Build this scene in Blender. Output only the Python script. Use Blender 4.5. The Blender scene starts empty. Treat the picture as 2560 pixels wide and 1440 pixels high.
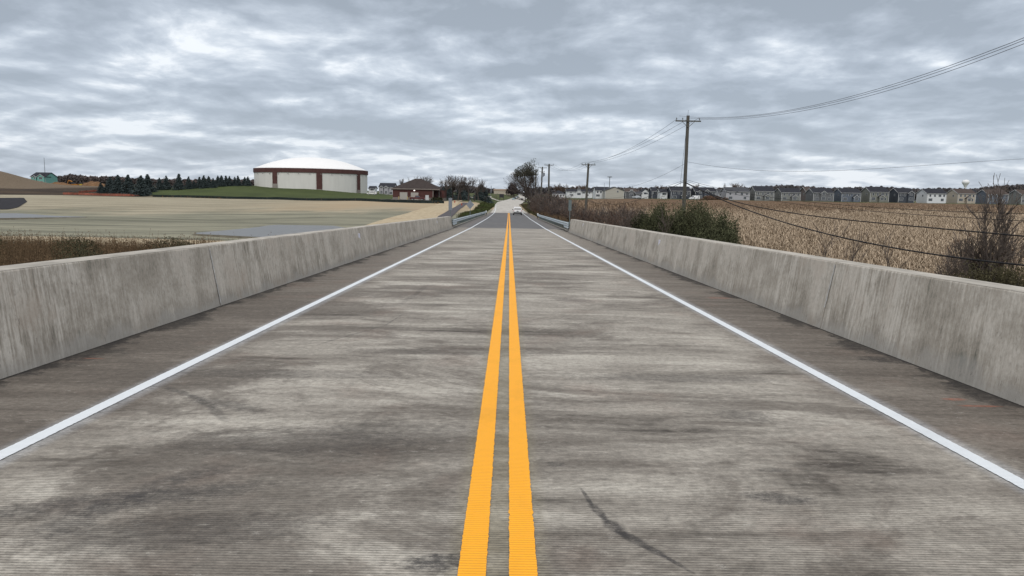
import bpy, bmesh, math, random
import numpy as np
from mathutils import Vector, Matrix
R = math.radians
random.seed(7); rng = np.random.default_rng(7)
S = bpy.context.scene
COL = S.collection
# ------------------------------------------------------------------ camera
F = 1850.0; W0, H0 = 2560, 1440
CAM = np.array([0.0, 0.0, 1.75])
pitch = math.atan(236/F); roll = R(1.05); yaw = math.atan(10.7/F)
_F = np.array([math.sin(yaw)*math.cos(pitch), math.cos(yaw)*math.cos(pitch), -math.sin(pitch)])
_R0 = np.array([math.cos(yaw), -math.sin(yaw), 0.0]); _U0 = np.cross(_R0, _F)
_R = _R0*math.cos(roll) + _U0*math.sin(roll); _U = _U0*math.cos(roll) - _R0*math.sin(roll)
cd = bpy.data.cameras.new('camera'); cam = bpy.data.objects.new('camera', cd); COL.objects.link(cam)
cd.sensor_width = 36; cd.lens = 36*F/W0; cd.clip_end = 9000; cd.clip_start = 0.05
m = Matrix.Identity(4)
for i in range(3):
    m[i][0] = _R[i]; m[i][1] = _U[i]; m[i][2] = -_F[i]; m[i][3] = CAM[i]
cam.matrix_world = m
S.camera = cam
S.render.resolution_x = 1024; S.render.resolution_y = 576
S.view_settings.view_transform = 'Standard'; S.view_settings.look = 'None'
S.view_settings.exposure = 0.25; S.view_settings.gamma = 1.0
S.render.engine = 'CYCLES'

# ------------------------------------------------------------------ node helper
class NT:
    def __init__(s, nt): s.nt = nt; nt.nodes.clear()
    def n(s, t, **kw):
        x = s.nt.nodes.new(t)
        for k, v in kw.items(): setattr(x, k, v)
        return x
    def l(s, a, b): s.nt.links.new(a, b)
    def put(s, sock, v):
        if isinstance(v, bpy.types.NodeSocket): s.l(v, sock)
        elif isinstance(v, (tuple, list)) and sock.type == 'RGBA': sock.default_value = (*v[:3], 1)
        else: sock.default_value = v
    def m(s, op, a, b=0.0, c=0.0, clamp=False):
        x = s.n('ShaderNodeMath', operation=op, use_clamp=clamp)
        s.put(x.inputs[0], a); s.put(x.inputs[1], b); s.put(x.inputs[2], c)
        return x.outputs[0]
    def vm(s, op, a, b=(0, 0, 0)):
        x = s.n('ShaderNodeVectorMath', operation=op); s.put(x.inputs[0], a); s.put(x.inputs[1], b)
        return x.outputs[0]
    def noise(s, vec, scale=1.0, detail=4.0, rough=0.55, dist=0.0):
        x = s.n('ShaderNodeTexNoise'); s.put(x.inputs['Vector'], vec); x.inputs['Scale'].default_value = scale
        x.inputs['Detail'].default_value = detail; x.inputs['Roughness'].default_value = rough
        x.inputs['Distortion'].default_value = dist
        return x.outputs[0]
    def map(s, v, a, b, c=0.0, d=1.0, smooth=False):
        x = s.n('ShaderNodeMapRange'); x.clamp = True
        if smooth: x.interpolation_type = 'SMOOTHSTEP'
        s.put(x.inputs[0], v); x.inputs[1].default_value = a; x.inputs[2].default_value = b
        x.inputs[3].default_value = c; x.inputs[4].default_value = d
        return x.outputs[0]
    def mix(s, f, a, b, mode='MIX'):
        x = s.n('ShaderNodeMix', data_type='RGBA', blend_type=mode)
        s.put(x.inputs[0], f); s.put(x.inputs[6], a); s.put(x.inputs[7], b)
        return x.outputs[2]
    def ramp(s, f, stops):
        x = s.n('ShaderNodeValToRGB'); r = x.color_ramp
        while len(r.elements) < len(stops): r.elements.new(0.5)
        for e, (p, c) in zip(r.elements, stops): e.position = p; e.color = (*c, 1)
        s.l(f, x.inputs[0]); return x.outputs[0]
    def scale(s, vec, sc):
        return s.vm('MULTIPLY', vec, sc)
def newmat(name):
    mt = bpy.data.materials.new(name); mt.use_nodes = True
    g = NT(mt.node_tree)
    out = g.n('ShaderNodeOutputMaterial'); b = g.n('ShaderNodeBsdfPrincipled')
    g.l(b.outputs[0], out.inputs[0])
    tc = g.n('ShaderNodeTexCoord').outputs['Object']
    return mt, g, b, tc
def bump(g, b, h, dist=0.01, strength=1.0):
    x = g.n('ShaderNodeBump'); x.inputs['Strength'].default_value = strength; x.inputs['Distance'].default_value = dist
    g.l(h, x.inputs['Height']); g.l(x.outputs[0], b.inputs['Normal'])
_mats = {}
def mat(name, col, rough=0.8, var=0.15, sc=3.0, metal=0.0, col2=None, stretch=(1, 1, 1), spec=0.12, detail=5, bmp=0):
    if name in _mats: return _mats[name]
    mt, g, b, tc = newmat(name)
    v = g.scale(tc, stretch)
    n = g.noise(v, sc, detail, 0.6)
    n = g.map(n, 0.3, 0.7)
    c2 = col2 if col2 else tuple(c*(1-var) for c in col); c1 = col if col2 else tuple(min(1, c*(1+var)) for c in col)
    g.l(g.mix(n, c2, c1), b.inputs['Base Color'])
    b.inputs['Roughness'].default_value = rough; b.inputs['Metallic'].default_value = metal
    b.inputs['Specular IOR Level'].default_value = spec
    if bmp: bump(g, b, n, bmp)
    _mats[name] = mt; return mt
# ------------------------------------------------------------------ world: overcast
sun_el, sun_rot = R(40), R(188)
w = bpy.data.worlds.new('World'); S.world = w; w.use_nodes = True
g = NT(w.node_tree)
out = g.n('ShaderNodeOutputWorld')
sky = g.n('ShaderNodeTexSky', sky_type='NISHITA'); sky.sun_disc = False; sky.sun_elevation = sun_el; sky.sun_rotation = sun_rot
bs = g.n('ShaderNodeBackground'); g.l(sky.outputs[0], bs.inputs[0]); bs.inputs[1].default_value = 0.13
d = g.n('ShaderNodeTexCoord').outputs['Generated']
sp = g.n('ShaderNodeSeparateXYZ'); g.l(d, sp.inputs[0])
zz = g.m('ADD', g.m('MAXIMUM', sp.outputs[2], 0.0), 0.18)
cx = g.m('DIVIDE', sp.outputs[0], zz); cy = g.m('DIVIDE', sp.outputs[1], zz)
cb = g.n('ShaderNodeCombineXYZ'); g.l(cx, cb.inputs[0]); g.l(cy, cb.inputs[1]); cb.inputs[2].default_value = 3.7
P = cb.outputs[0]
wrp = g.n('ShaderNodeTexNoise'); g.l(P, wrp.inputs['Vector']); wrp.inputs['Scale'].default_value = 1.1; wrp.inputs['Detail'].default_value = 2
P = g.vm('ADD', P, g.vm('MULTIPLY', g.vm('SUBTRACT', wrp.outputs[1], (.5, .5, .5)), (0.35, 0.35, 0)))
def dens(Q):
    a = g.noise(g.scale(Q, (0.82, 0.95, 1)), 1.30, 3, 0.5); b_ = g.noise(g.scale(Q, (1.05, 1.0, 1)), 4.2, 8, 0.58)
    return g.m('ADD', g.m('MULTIPLY', a, 0.66), g.m('MULTIPLY', b_, 0.34))
big = g.noise(g.scale(P, (0.45, 0.7, 1)), 0.45, 2, 0.5)
d0 = dens(P); d1 = dens(g.vm('ADD', P, (0.04, -0.12, 0.0)))
rel = g.m('SUBTRACT', d0, d1)
t = g.m('ADD', g.m('MULTIPLY', d0, 1.15), g.m('ADD', g.m('MULTIPLY', big, 0.62), g.m('MULTIPLY', rel, 1.2)))
t = g.map(t, 0.71, 1.13)
cloud = g.ramp(t, [(0.0, (0.30, 0.34, 0.39)), (0.28, (0.37, 0.415, 0.475)), (0.52, (0.46, 0.51, 0.575)), (0.74, (0.61, 0.66, 0.72)), (0.96, (0.86, 0.89, 0.92))])
# thin bright band above the horizon, bluer low down
el = sp.outputs[2]
lowf = g.map(el, 0.0, 0.30, 1.0, 0.0, True)
cloud = g.mix(g.m('MULTIPLY', lowf, 0.36), cloud, (0.415, 0.475, 0.58))
bc = g.n('ShaderNodeBackground'); g.l(cloud, bc.inputs[0]); g.l(g.map(el, 0.27, 0.75, 1.0, 2.25, True), bc.inputs[1])
g.l(g.mix(g.map(el, 0.27, 0.6, 0, .85, True), cloud, (0.46, 0.445, 0.43)), bc.inputs[0])
mx = g.n('ShaderNodeMixShader')
mx.inputs[0].default_value = 0.94
g.l(bs.outputs[0], mx.inputs[1]); g.l(bc.outputs[0], mx.inputs[2]); g.l(mx.outputs[0], out.inputs[0])
sl = bpy.data.lights.new('sun', 'SUN'); sl.energy = 1.1; sl.angle = R(32); sl.color = (1, 0.94, 0.86)
so = bpy.data.objects.new('sun', sl); COL.objects.link(so)
# Nishita: rotation measured from +Y clockwise; light travels away from the sun
sd = Vector((math.sin(sun_rot)*math.cos(sun_el), math.cos(sun_rot)*math.cos(sun_el), math.sin(sun_el)))
so.rotation_euler = (-sd).to_track_quat('-Z', 'Y').to_euler()

# ------------------------------------------------------------------ object helpers
def tag(o, label=None, cat=None, group=None, kind=None):
    if label: o['label'] = label
    if cat: o['category'] = cat
    if group: o['group'] = group
    if kind: o['kind'] = kind
    return o
def empty(name, loc=(0, 0, 0), rz=0):
    o = bpy.data.objects.new(name, None); COL.objects.link(o); o.location = loc; o.rotation_euler = (0, 0, rz)
    o.empty_display_size = 0.2; return o
def link(name, me, mt, parent=None):
    o = bpy.data.objects.new(name, me); COL.objects.link(o)
    if mt: me.materials.append(mt)
    if parent: o.parent = parent
    return o
class MB:
    def __init__(s): s.v = []; s.f = []
    def add(s, vs, fs):
        o = len(s.v); s.v += [tuple(v) for v in vs]; s.f += [tuple(i+o for i in f) for f in fs]; return s
    def box(s, x0, x1, y0, y1, z0, z1):
        return s.add([(x0, y0, z0), (x1, y0, z0), (x1, y1, z0), (x0, y1, z0), (x0, y0, z1), (x1, y0, z1), (x1, y1, z1), (x0, y1, z1)],
                     [(0, 3, 2, 1), (4, 5, 6, 7), (0, 1, 5, 4), (1, 2, 6, 5), (2, 3, 7, 6), (3, 0, 4, 7)])
    def tube(s, pts, r, k=8, caps=True):
        pts = [Vector(p) for p in pts]; n = len(pts); rr = r if isinstance(r, (list, tuple)) else [r]*n
        vs = []; fs = []
        for i, p in enumerate(pts):
            t = (pts[min(i+1, n-1)]-pts[max(i-1, 0)]).normalized()
            a = Vector((0, 0, 1)) if abs(t.z) < 0.9 else Vector((1, 0, 0))
            u = t.cross(a).normalized(); v = t.cross(u)
            for j in range(k):
                q = 2*math.pi*j/k; vs.append(p+(u*math.cos(q)+v*math.sin(q))*rr[i])
        for i in range(n-1):
            for j in range(k): fs.append((i*k+j, i*k+(j+1) % k, (i+1)*k+(j+1) % k, (i+1)*k+j))
        if caps: fs.append(tuple(range(k-1, -1, -1))); fs.append(tuple((n-1)*k+j for j in range(k)))
        return s.add(vs, fs)
    def lathe(s, prof, k=32, c=(0, 0, 0), a0=0.0, a1=2*math.pi):
        full = abs(a1-a0-2*math.pi) < 1e-6; m_ = k if full else k+1; vs = []; fs = []
        for (r, z) in prof:
            for j in range(m_):
                q = a0+(a1-a0)*j/k; vs.append((c[0]+r*math.cos(q), c[1]+r*math.sin(q), c[2]+z))
        for i in range(len(prof)-1):
            for j in range(k):
                a, b = i*m_+j, i*m_+(j+1) % m_; fs.append((a, b, b+m_, a+m_))
        return s.add(vs, fs)
    def prism(s, poly, a, b, axis='x'):
        n = len(poly)
        def mk(p, t): return (t, p[0], p[1]) if axis == 'x' else ((p[0], t, p[1]) if axis == 'y' else (p[0], p[1], t))
        vs = [mk(p, a) for p in poly]+[mk(p, b) for p in poly]
        fs = [tuple(range(n-1, -1, -1)), tuple(range(n, 2*n))]+[(i, (i+1) % n, n+(i+1) % n, n+i) for i in range(n)]
        return s.add(vs, fs)
    def loft(s, rows):
        n = len(rows[0]); vs = [p for r in rows for p in r]
        return s.add(vs, [(i*n+j, i*n+j+1, (i+1)*n+j+1, (i+1)*n+j) for i in range(len(rows)-1) for j in range(n-1)])
    def build(s, name, mt, parent=None, smooth=False, norm=True):
        me = bpy.data.meshes.new(name); me.from_pydata(s.v, [], s.f); me.update()
        if norm:
            bm = bmesh.new(); bm.from_mesh(me); bmesh.ops.recalc_face_normals(bm, faces=bm.faces); bm.to_mesh(me); bm.free()
        if smooth: me.shade_smooth()
        return link(name, me, mt, parent)
def arr_mesh(name, V, Fc, mt, parent=None, smooth=False):
    V = np.ascontiguousarray(V, dtype=np.float32).reshape(-1, 3); Fc = np.ascontiguousarray(Fc, dtype=np.int32)
    k = Fc.shape[1]; me = bpy.data.meshes.new(name)
    me.vertices.add(len(V)); me.vertices.foreach_set('co', V.ravel())
    me.loops.add(Fc.size); me.loops.foreach_set('vertex_index', Fc.ravel())
    me.polygons.add(len(Fc)); me.polygons.foreach_set('loop_start', np.arange(0, Fc.size, k, dtype=np.int32))
    me.update(calc_edges=True)
    if smooth: me.shade_smooth()
    return link(name, me, mt, parent)
def quads(name, Q, mt, parent=None):   # Q (n,4,3)
    n = len(Q); return arr_mesh(name, Q.reshape(-1, 3), np.arange(4*n).reshape(n, 4), mt, parent)
def leaf_quads(C, size, aspect=1.0, up=0.0):
    n = len(C); a = rng.normal(size=(n, 3)); a[:, 2] += up; a /= np.linalg.norm(a, axis=1)[:, None]
    b = rng.normal(size=(n, 3)); b = np.cross(a, b); b /= np.linalg.norm(b, axis=1)[:, None]
    s = (size*(0.6+0.8*rng.random(n)))[:, None] if np.isscalar(size) else size[:, None]
    a = a*s*aspect; b = b*s
    return np.stack([C-a*.5-b*.25, C-a*.15+b*.5, C+a*.5+b*.1, C+a*.1-b*.5], 1)
def seg_tubes(segs, k=3):
    A = np.array(segs, dtype=float); p0, p1, r0, r1 = A[:, 0:3], A[:, 3:6], A[:, 6], A[:, 7]
    t = p1-p0; t /= (np.linalg.norm(t, axis=1)[:, None]+1e-9)
    ref = np.where(np.abs(t[:, 2:3]) < 0.9, np.array([[0, 0, 1.]]), np.array([[1., 0, 0]]))
    u = np.cross(t, ref); u /= np.linalg.norm(u, axis=1)[:, None]; v = np.cross(t, u)
    n = len(A); V = np.zeros((n, 2*k, 3))
    for j in range(k):
        q = 2*math.pi*j/k; dd = u*math.cos(q)+v*math.sin(q)
        V[:, j] = p0+dd*r0[:, None]; V[:, k+j] = p1+dd*r1[:, None]
    base = (np.arange(n)*2*k)[:, None]
    Fs = [np.concatenate([base+j, base+(j+1) % k, base+k+(j+1) % k, base+k+j], 1) for j in range(k)]
    return V.reshape(-1, 3), np.concatenate(Fs, 0)
def dup(o, loc, rz=0, sc=1.0):
    r = o.copy(); COL.objects.link(r); r.location = loc; r.rotation_euler = (0, 0, rz)
    r.scale = (sc, sc, sc) if np.isscalar(sc) else sc
    for ch in o.children:
        c = ch.copy(); COL.objects.link(c); c.parent = r
        for gch in ch.children:
            q = gch.copy(); COL.objects.link(q); q.parent = c
    return r
ORD = ['first', 'second', 'third', 'fourth', 'fifth', 'sixth', 'seventh', 'eighth', 'ninth', 'tenth', 'eleventh', 'twelfth', 'thirteenth',
       'fourteenth', 'fifteenth', 'sixteenth', 'seventeenth', 'eighteenth', 'nineteenth', 'twentieth', 'twenty-first', 'twenty-second', 'twenty-third', 'twenty-fourth']

# ------------------------------------------------------------------ terrain and road profile
def road_z(y):
    return np.interp(y, [-30, 0, 69, 120, 183, 260, 560, 700, 850, 1000, 1150, 1400], [0.5, 0, -1.46, -2.28, -3.0, -3.15, -2.95, -1.9, -0.4, 0.8, 1.35, 1.5])
def road_cx(y):
    return np.interp(y, [-30, 183, 260, 330, 430, 540, 700, 1100, 1400], [0, 0, -0.6, -0.9, 1.0, 4.2, 10.5, 25, 36])
def road_hw(y):
    return np.interp(y, [-30, 50, 75, 150, 200, 260, 330, 400, 540, 700, 1100], [5.0, 5.0, 5.0, 4.9, 4.5, 4.6, 5.2, 7.0, 7.0, 6.6, 6.4])
_tp = [(-15, 60, -5.5), (-15, 30, -6), (-15, 0, -6), (-60, 0, -6), (-140, 0, -6), (15, 0, -5.5), (15, 30, -5), (60, 0, -5), (140, 0, -4.5), (0, -60, -6), (-200, -60, -6), (200, -60, -5),
       (-30, 90, -5.5), (-60, 90, -5.5), (-110, 90, -5.5), (-30, 135, -5.5), (-60, 140, -5.5), (-110, 140, -5.5), (-160, 150, -5.5), (-60, 165, -5.3), (-110, 190, -5.3), (-220, 150, -5.5), (-190, 230, -4),
       (-28, 250, -1.8), (-60, 280, -2.0), (-95, 300, -2.15), (-140, 300, -2.2), (-190, 300, -2.2), (-300, 300, -2.2), (-30, 200, -3.6), (-80, 230, -3.9), (-130, 240, -4.0),
       (-260, 400, 0.3), (-260, 460, 1.9), (-190, 450, 1.0), (-190, 340, -0.4), (-160, 350, 0.9), (-135, 345, 2.5), (-125, 365, 3.2), (-92, 342, 1.9), (-72, 350, 0.5), (-72, 380, 0.3), (-100, 410, 2.6), (-60, 320, -1.2),
       (-45, 280, -1.3), (-30, 285, -1.3), (-30, 330, -1.2), (-40, 400, -1.2), (-45, 460, -1.6), (-60, 600, 0.3), (-50, 520, -1.5), (-200, 600, 2), (-420, 600, 2.5), (-400, 420, 1.5), (-60, 800, 1.2),
       (10, 90, -3.5), (22, 75, -3.9), (30, 40, -4.6), (50, 60, -4.4), (90, 60, -4), (30, 120, -3.7), (80, 120, -3.4), (140, 120, -3), (40, 200, -3.3), (100, 200, -2.6), (180, 200, -2.3),
       (60, 300, -2.7), (140, 300, -1.55), (220, 300, -1.3), (300, 300, -1.0), (50, 380, -0.6), (80, 405, 0.3), (160, 405, 0.4), (240, 405, 0.6), (330, 405, 0.9), (150, 600, 1), (400, 600, 1.2), (60, 550, -0.5), (500, 300, 0),
       (60, 800, 1), (-1500, 1500, 2), (1500, 1500, 1), (0, 1500, 1.4), (0, 3000, 2), (3000, 3000, 2), (-3000, 3000, 2), (-3000, 500, 2), (3000, 500, 1), (-1000, -500, -3), (1000, -500, -3), (0, -1000, -3), (-800, 300, 0), (800, 300, 0.6)]
TP = np.array(_tp, float)
def _phi(r): return r
_D = np.sqrt(((TP[:, None, :2]-TP[None, :, :2])**2).sum(-1)+25.0)
_n = len(TP); _A = np.zeros((_n+1, _n+1)); _A[:_n, :_n] = _D; _A[:_n, _n] = 1; _A[_n, :_n] = 1
_wt = np.linalg.solve(_A, np.append(TP[:, 2], 0))
def sstep(a, b, x):
    t = np.clip((x-a)/(b-a), 0, 1); return t*t*(3-2*t)
def base_z(x, y):
    x = np.asarray(x, float); y = np.asarray(y, float)
    z = np.full(x.shape, _wt[-1])
    for i in range(_n): z = z+_wt[i]*np.sqrt((x-TP[i, 0])**2+(y-TP[i, 1])**2+25.0)
    # spoil mound at the far left
    z = z+9.6*np.exp(-(np.maximum(0, x+288)/27)**2-((y-405)/26)**2)*sstep(-520, -480, x)
    z = z+0.12*np.sin(x*0.11+y*0.05)*np.sin(y*0.09-x*0.03)
    return z
def terrain(x, y):
    x = np.asarray(x, float); y = np.asarray(y, float)
    z = base_z(x, y); rz = road_z(y); d = np.abs(x-road_cx(y))-road_hw(y)-0.6-np.clip((y-180)*.012, 0, 8)
    emb = rz-0.12-np.clip((y-180)*.0008, 0, .5)-np.maximum(d, 0)*np.where(x < 0, 0.17, 0.30)
    k = sstep(56, 70, y)*(1-sstep(1300, 1500, y))
    fill = np.maximum(z, emb)
    near = np.exp(-(np.maximum(d, 0)/3.0)**2)
    fill = fill*(1-near)+np.minimum(fill, rz-0.12-np.clip((y-180)*.0008, 0, .5))*near
    return z*(1-k)+fill*k
def tz(x, y): return float(terrain(np.array([x]), np.array([y]))[0])
def ray(px, py):
    a = (px-W0/2)/F; b = -(py-H0/2)/F; d = _F+_R*a+_U*b; return d
def at(px, py, Y):        # point on that sight line at world depth Y
    d = ray(px, py); return CAM+d*(Y/d[1])
def atx(px, Y, py=490): return float(at(px, py, Y)[0])
_ts = np.concatenate([np.linspace(5, 400, 1600), np.linspace(401, 1600, 1500)])
def G(px, py):            # where the sight line meets the terrain
    d = ray(px, py); d = d/d[1]; P = CAM[None]+d[None]*_ts[:, None]
    h = P[:, 2]-terrain(P[:, 0], P[:, 1]); i = int(np.argmax(h < 0))
    if h[i] >= 0: i = len(_ts)-1
    p = P[i]; return float(p[0]), float(p[1]), tz(p[0], p[1])

# ground sheet (polar grid centred on the bridge, out to the horizon)
def ground_material():
    mt, g, b, tc = newmat('ground_mixed')
    sp = g.n('ShaderNodeSeparateXYZ'); g.l(tc, sp.inputs[0]); X, Y = sp.outputs[0], sp.outputs[1]
    n1 = g.noise(g.scale(tc, (1, 0.5, 1)), 0.05, 6, 0.6); n2 = g.noise(g.scale(tc, (0.10, 1, 1)), 0.28, 7, 0.72)
    n3 = g.noise(tc, 2.5, 6, 0.7)
    straw = g.mix(g.map(n2, 0.42, 0.60), (0.22, 0.205, 0.155), (0.40, 0.37, 0.285))
    straw = g.mix(g.map(n3, 0.3, 0.75, 0, 0.5), straw, (0.27, 0.22, 0.15))
    # basin floor: greyer, greener mat
    floor = g.mix(g.map(n2, 0.42, 0.60), (0.135, 0.136, 0.105), (0.27, 0.262, 0.20))
    yn = g.m('ADD', Y, g.m('MULTIPLY', g.m('SUBTRACT', n1, 0.5), 130))
    straw = g.mix(g.map(g.noise(tc, .9, 8, .8), .54, .64, 0, .45), straw, (0.14, 0.12, 0.085))
    c = g.mix(g.map(yn, 178, 215, 0, 1, True), floor, straw)
    # warmer sparse band higher up the bank
    c = g.mix(g.m('MULTIPLY', g.map(X, -95, -45, 0, 1, True), g.map(yn, 190, 235, 0, 0.75, True)), c, (0.36, 0.28, 0.185))
    weeds = g.mix(n3, (0.028, 0.03, 0.018), (0.12, 0.09, 0.05))
    c = g.mix(g.map(g.m('ADD', Y, g.m('MULTIPLY', n1, 10)), 92, 97), weeds, c)
    # right side: soil and stubble
    rt = g.mix(g.map(n1, 0.4, 0.6), (0.075, 0.05, 0.03), (0.14, 0.095, 0.055)); rt = g.mix(g.map(n3, 0.35, 0.7, 0, .6), rt, (0.035, 0.032, 0.02))
    c = g.mix(g.map(X, 4, 6), c, rt)
    # far grass and town ground
    gr = g.mix(g.map(n1, 0.35, 0.65), (0.035, 0.055, 0.02), (0.095, 0.10, 0.045)); gr = g.mix(g.map(n3, 0.5, 0.75, 0, 0.4), gr, (0.13, 0.105, 0.06))
    soil = g.mix(g.map(n2, 0.4, 0.65), (0.020, 0.016, 0.014), (0.085, 0.060, 0.040))
    lf = g.m('MULTIPLY', g.map(X, -140, -150), g.map(Y, 295, 300)); 
    far = g.m('MAXIMUM', g.map(Y, 388, 392), g.m('MULTIPLY', g.map(X, 5, 3), g.map(g.m('ADD', Y, g.m('MULTIPLY', X, 0.30)), 268, 272)))
    c = g.mix(far, c, gr); c = g.mix(g.m('MULTIPLY', lf, g.map(Y, 560, 540)), c, soil)
    mound = g.m('MULTIPLY', g.map(X, -225, -240), g.m('MULTIPLY', g.map(Y, 362, 372), g.map(Y, 470, 460)))
    md = g.mix(g.map(n3, 0.35, 0.65), (0.085, 0.066, 0.048), (0.20, 0.158, 0.115)); c = g.mix(mound, c, md)
    g.l(c, b.inputs['Base Color']); b.inputs['Roughness'].default_value = 0.95; b.inputs['Specular IOR Level'].default_value = 0.1
    bump(g, b, g.m('ADD', n3, n2), 0.12)
    return mt
ths = np.concatenate([np.arange(-180, -50, 4.0), np.arange(-50, 50, 0.3), np.arange(50, 181, 4.0)])
rs = np.concatenate([[1.0], 6*1.022**np.arange(0, 298)]); rs = rs[rs < 3500]
TH, RR = np.meshgrid(np.radians(ths), rs, indexing='ij')
gx = RR*np.sin(TH); gy = RR*np.cos(TH); gz = terrain(gx, gy)
nt_, nr_ = TH.shape; idx = np.arange(nt_*nr_).reshape(nt_, nr_)
Fq = np.stack([idx[:-1, :-1], idx[:-1, 1:], idx[1:, 1:], idx[1:, :-1]], -1).reshape(-1, 4)
gmat = ground_material()
ground = arr_mesh('ground', np.stack([gx, gy, gz], -1), Fq[:, ::-1], gmat, smooth=True); tag(ground, kind='structure')
bm = bmesh.new(); bm.from_mesh(ground.data); bmesh.ops.recalc_face_normals(bm, faces=bm.faces); 
bm.to_mesh(ground.data); bm.free()

def sheet(name, A, B, mt, off=0.06, nu=40, nv=10, kind='structure', zfun=None):
    """surface between two ground polylines A and B (lists of (x, y)), laid on the terrain"""
    def res(L, n):
        L = np.array([p[:2] for p in L], float); s = np.concatenate([[0], np.cumsum(np.linalg.norm(np.diff(L, axis=0), axis=1))]); q = np.linspace(0, s[-1], n)
        return np.stack([np.interp(q, s, L[:, 0]), np.interp(q, s, L[:, 1])], 1)
    a = res(A, nu); b = res(B, nu); v = np.linspace(0, 1, nv)[:, None, None]
    P = a[None]*(1-v)+b[None]*v
    z = (zfun or terrain)(P[..., 0], P[..., 1])+off
    V = np.concatenate([P, z[..., None]], -1); id_ = np.arange(nu*nv).reshape(nv, nu)
    Fc = np.stack([id_[:-1, :-1], id_[:-1, 1:], id_[1:, 1:], id_[1:, :-1]], -1).reshape(-1, 4)
    o = arr_mesh(name, V, Fc, mt, smooth=True)
    if kind: tag(o, kind=kind)
    return o
def road_strip(name, y0, y1, xl, xr, mt, off=0.0, step=1.0, ncols=2, parent=None):
    ys = np.arange(y0, y1+1e-6, step); ys = np.append(ys, y1) if ys[-1] < y1-1e-6 else ys
    XL = np.array([xl(y) if callable(xl) else xl+road_cx(y) for y in ys]); XR = np.array([xr(y) if callable(xr) else xr+road_cx(y) for y in ys])
    u = np.linspace(0, 1, ncols)[None]
    X = XL[:, None]*(1-u)+XR[:, None]*u; Yg = np.repeat(ys[:, None], ncols, 1); Z = road_z(Yg)+off
    V = np.stack([X, Yg, Z], -1); n, k = X.shape; id_ = np.arange(n*k).reshape(n, k)
    Fc = np.stack([id_[:-1, :-1], id_[:-1, 1:], id_[1:, 1:], id_[1:, :-1]], -1).reshape(-1, 4)
    return arr_mesh(name, V, Fc, mt, parent, smooth=True)

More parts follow.
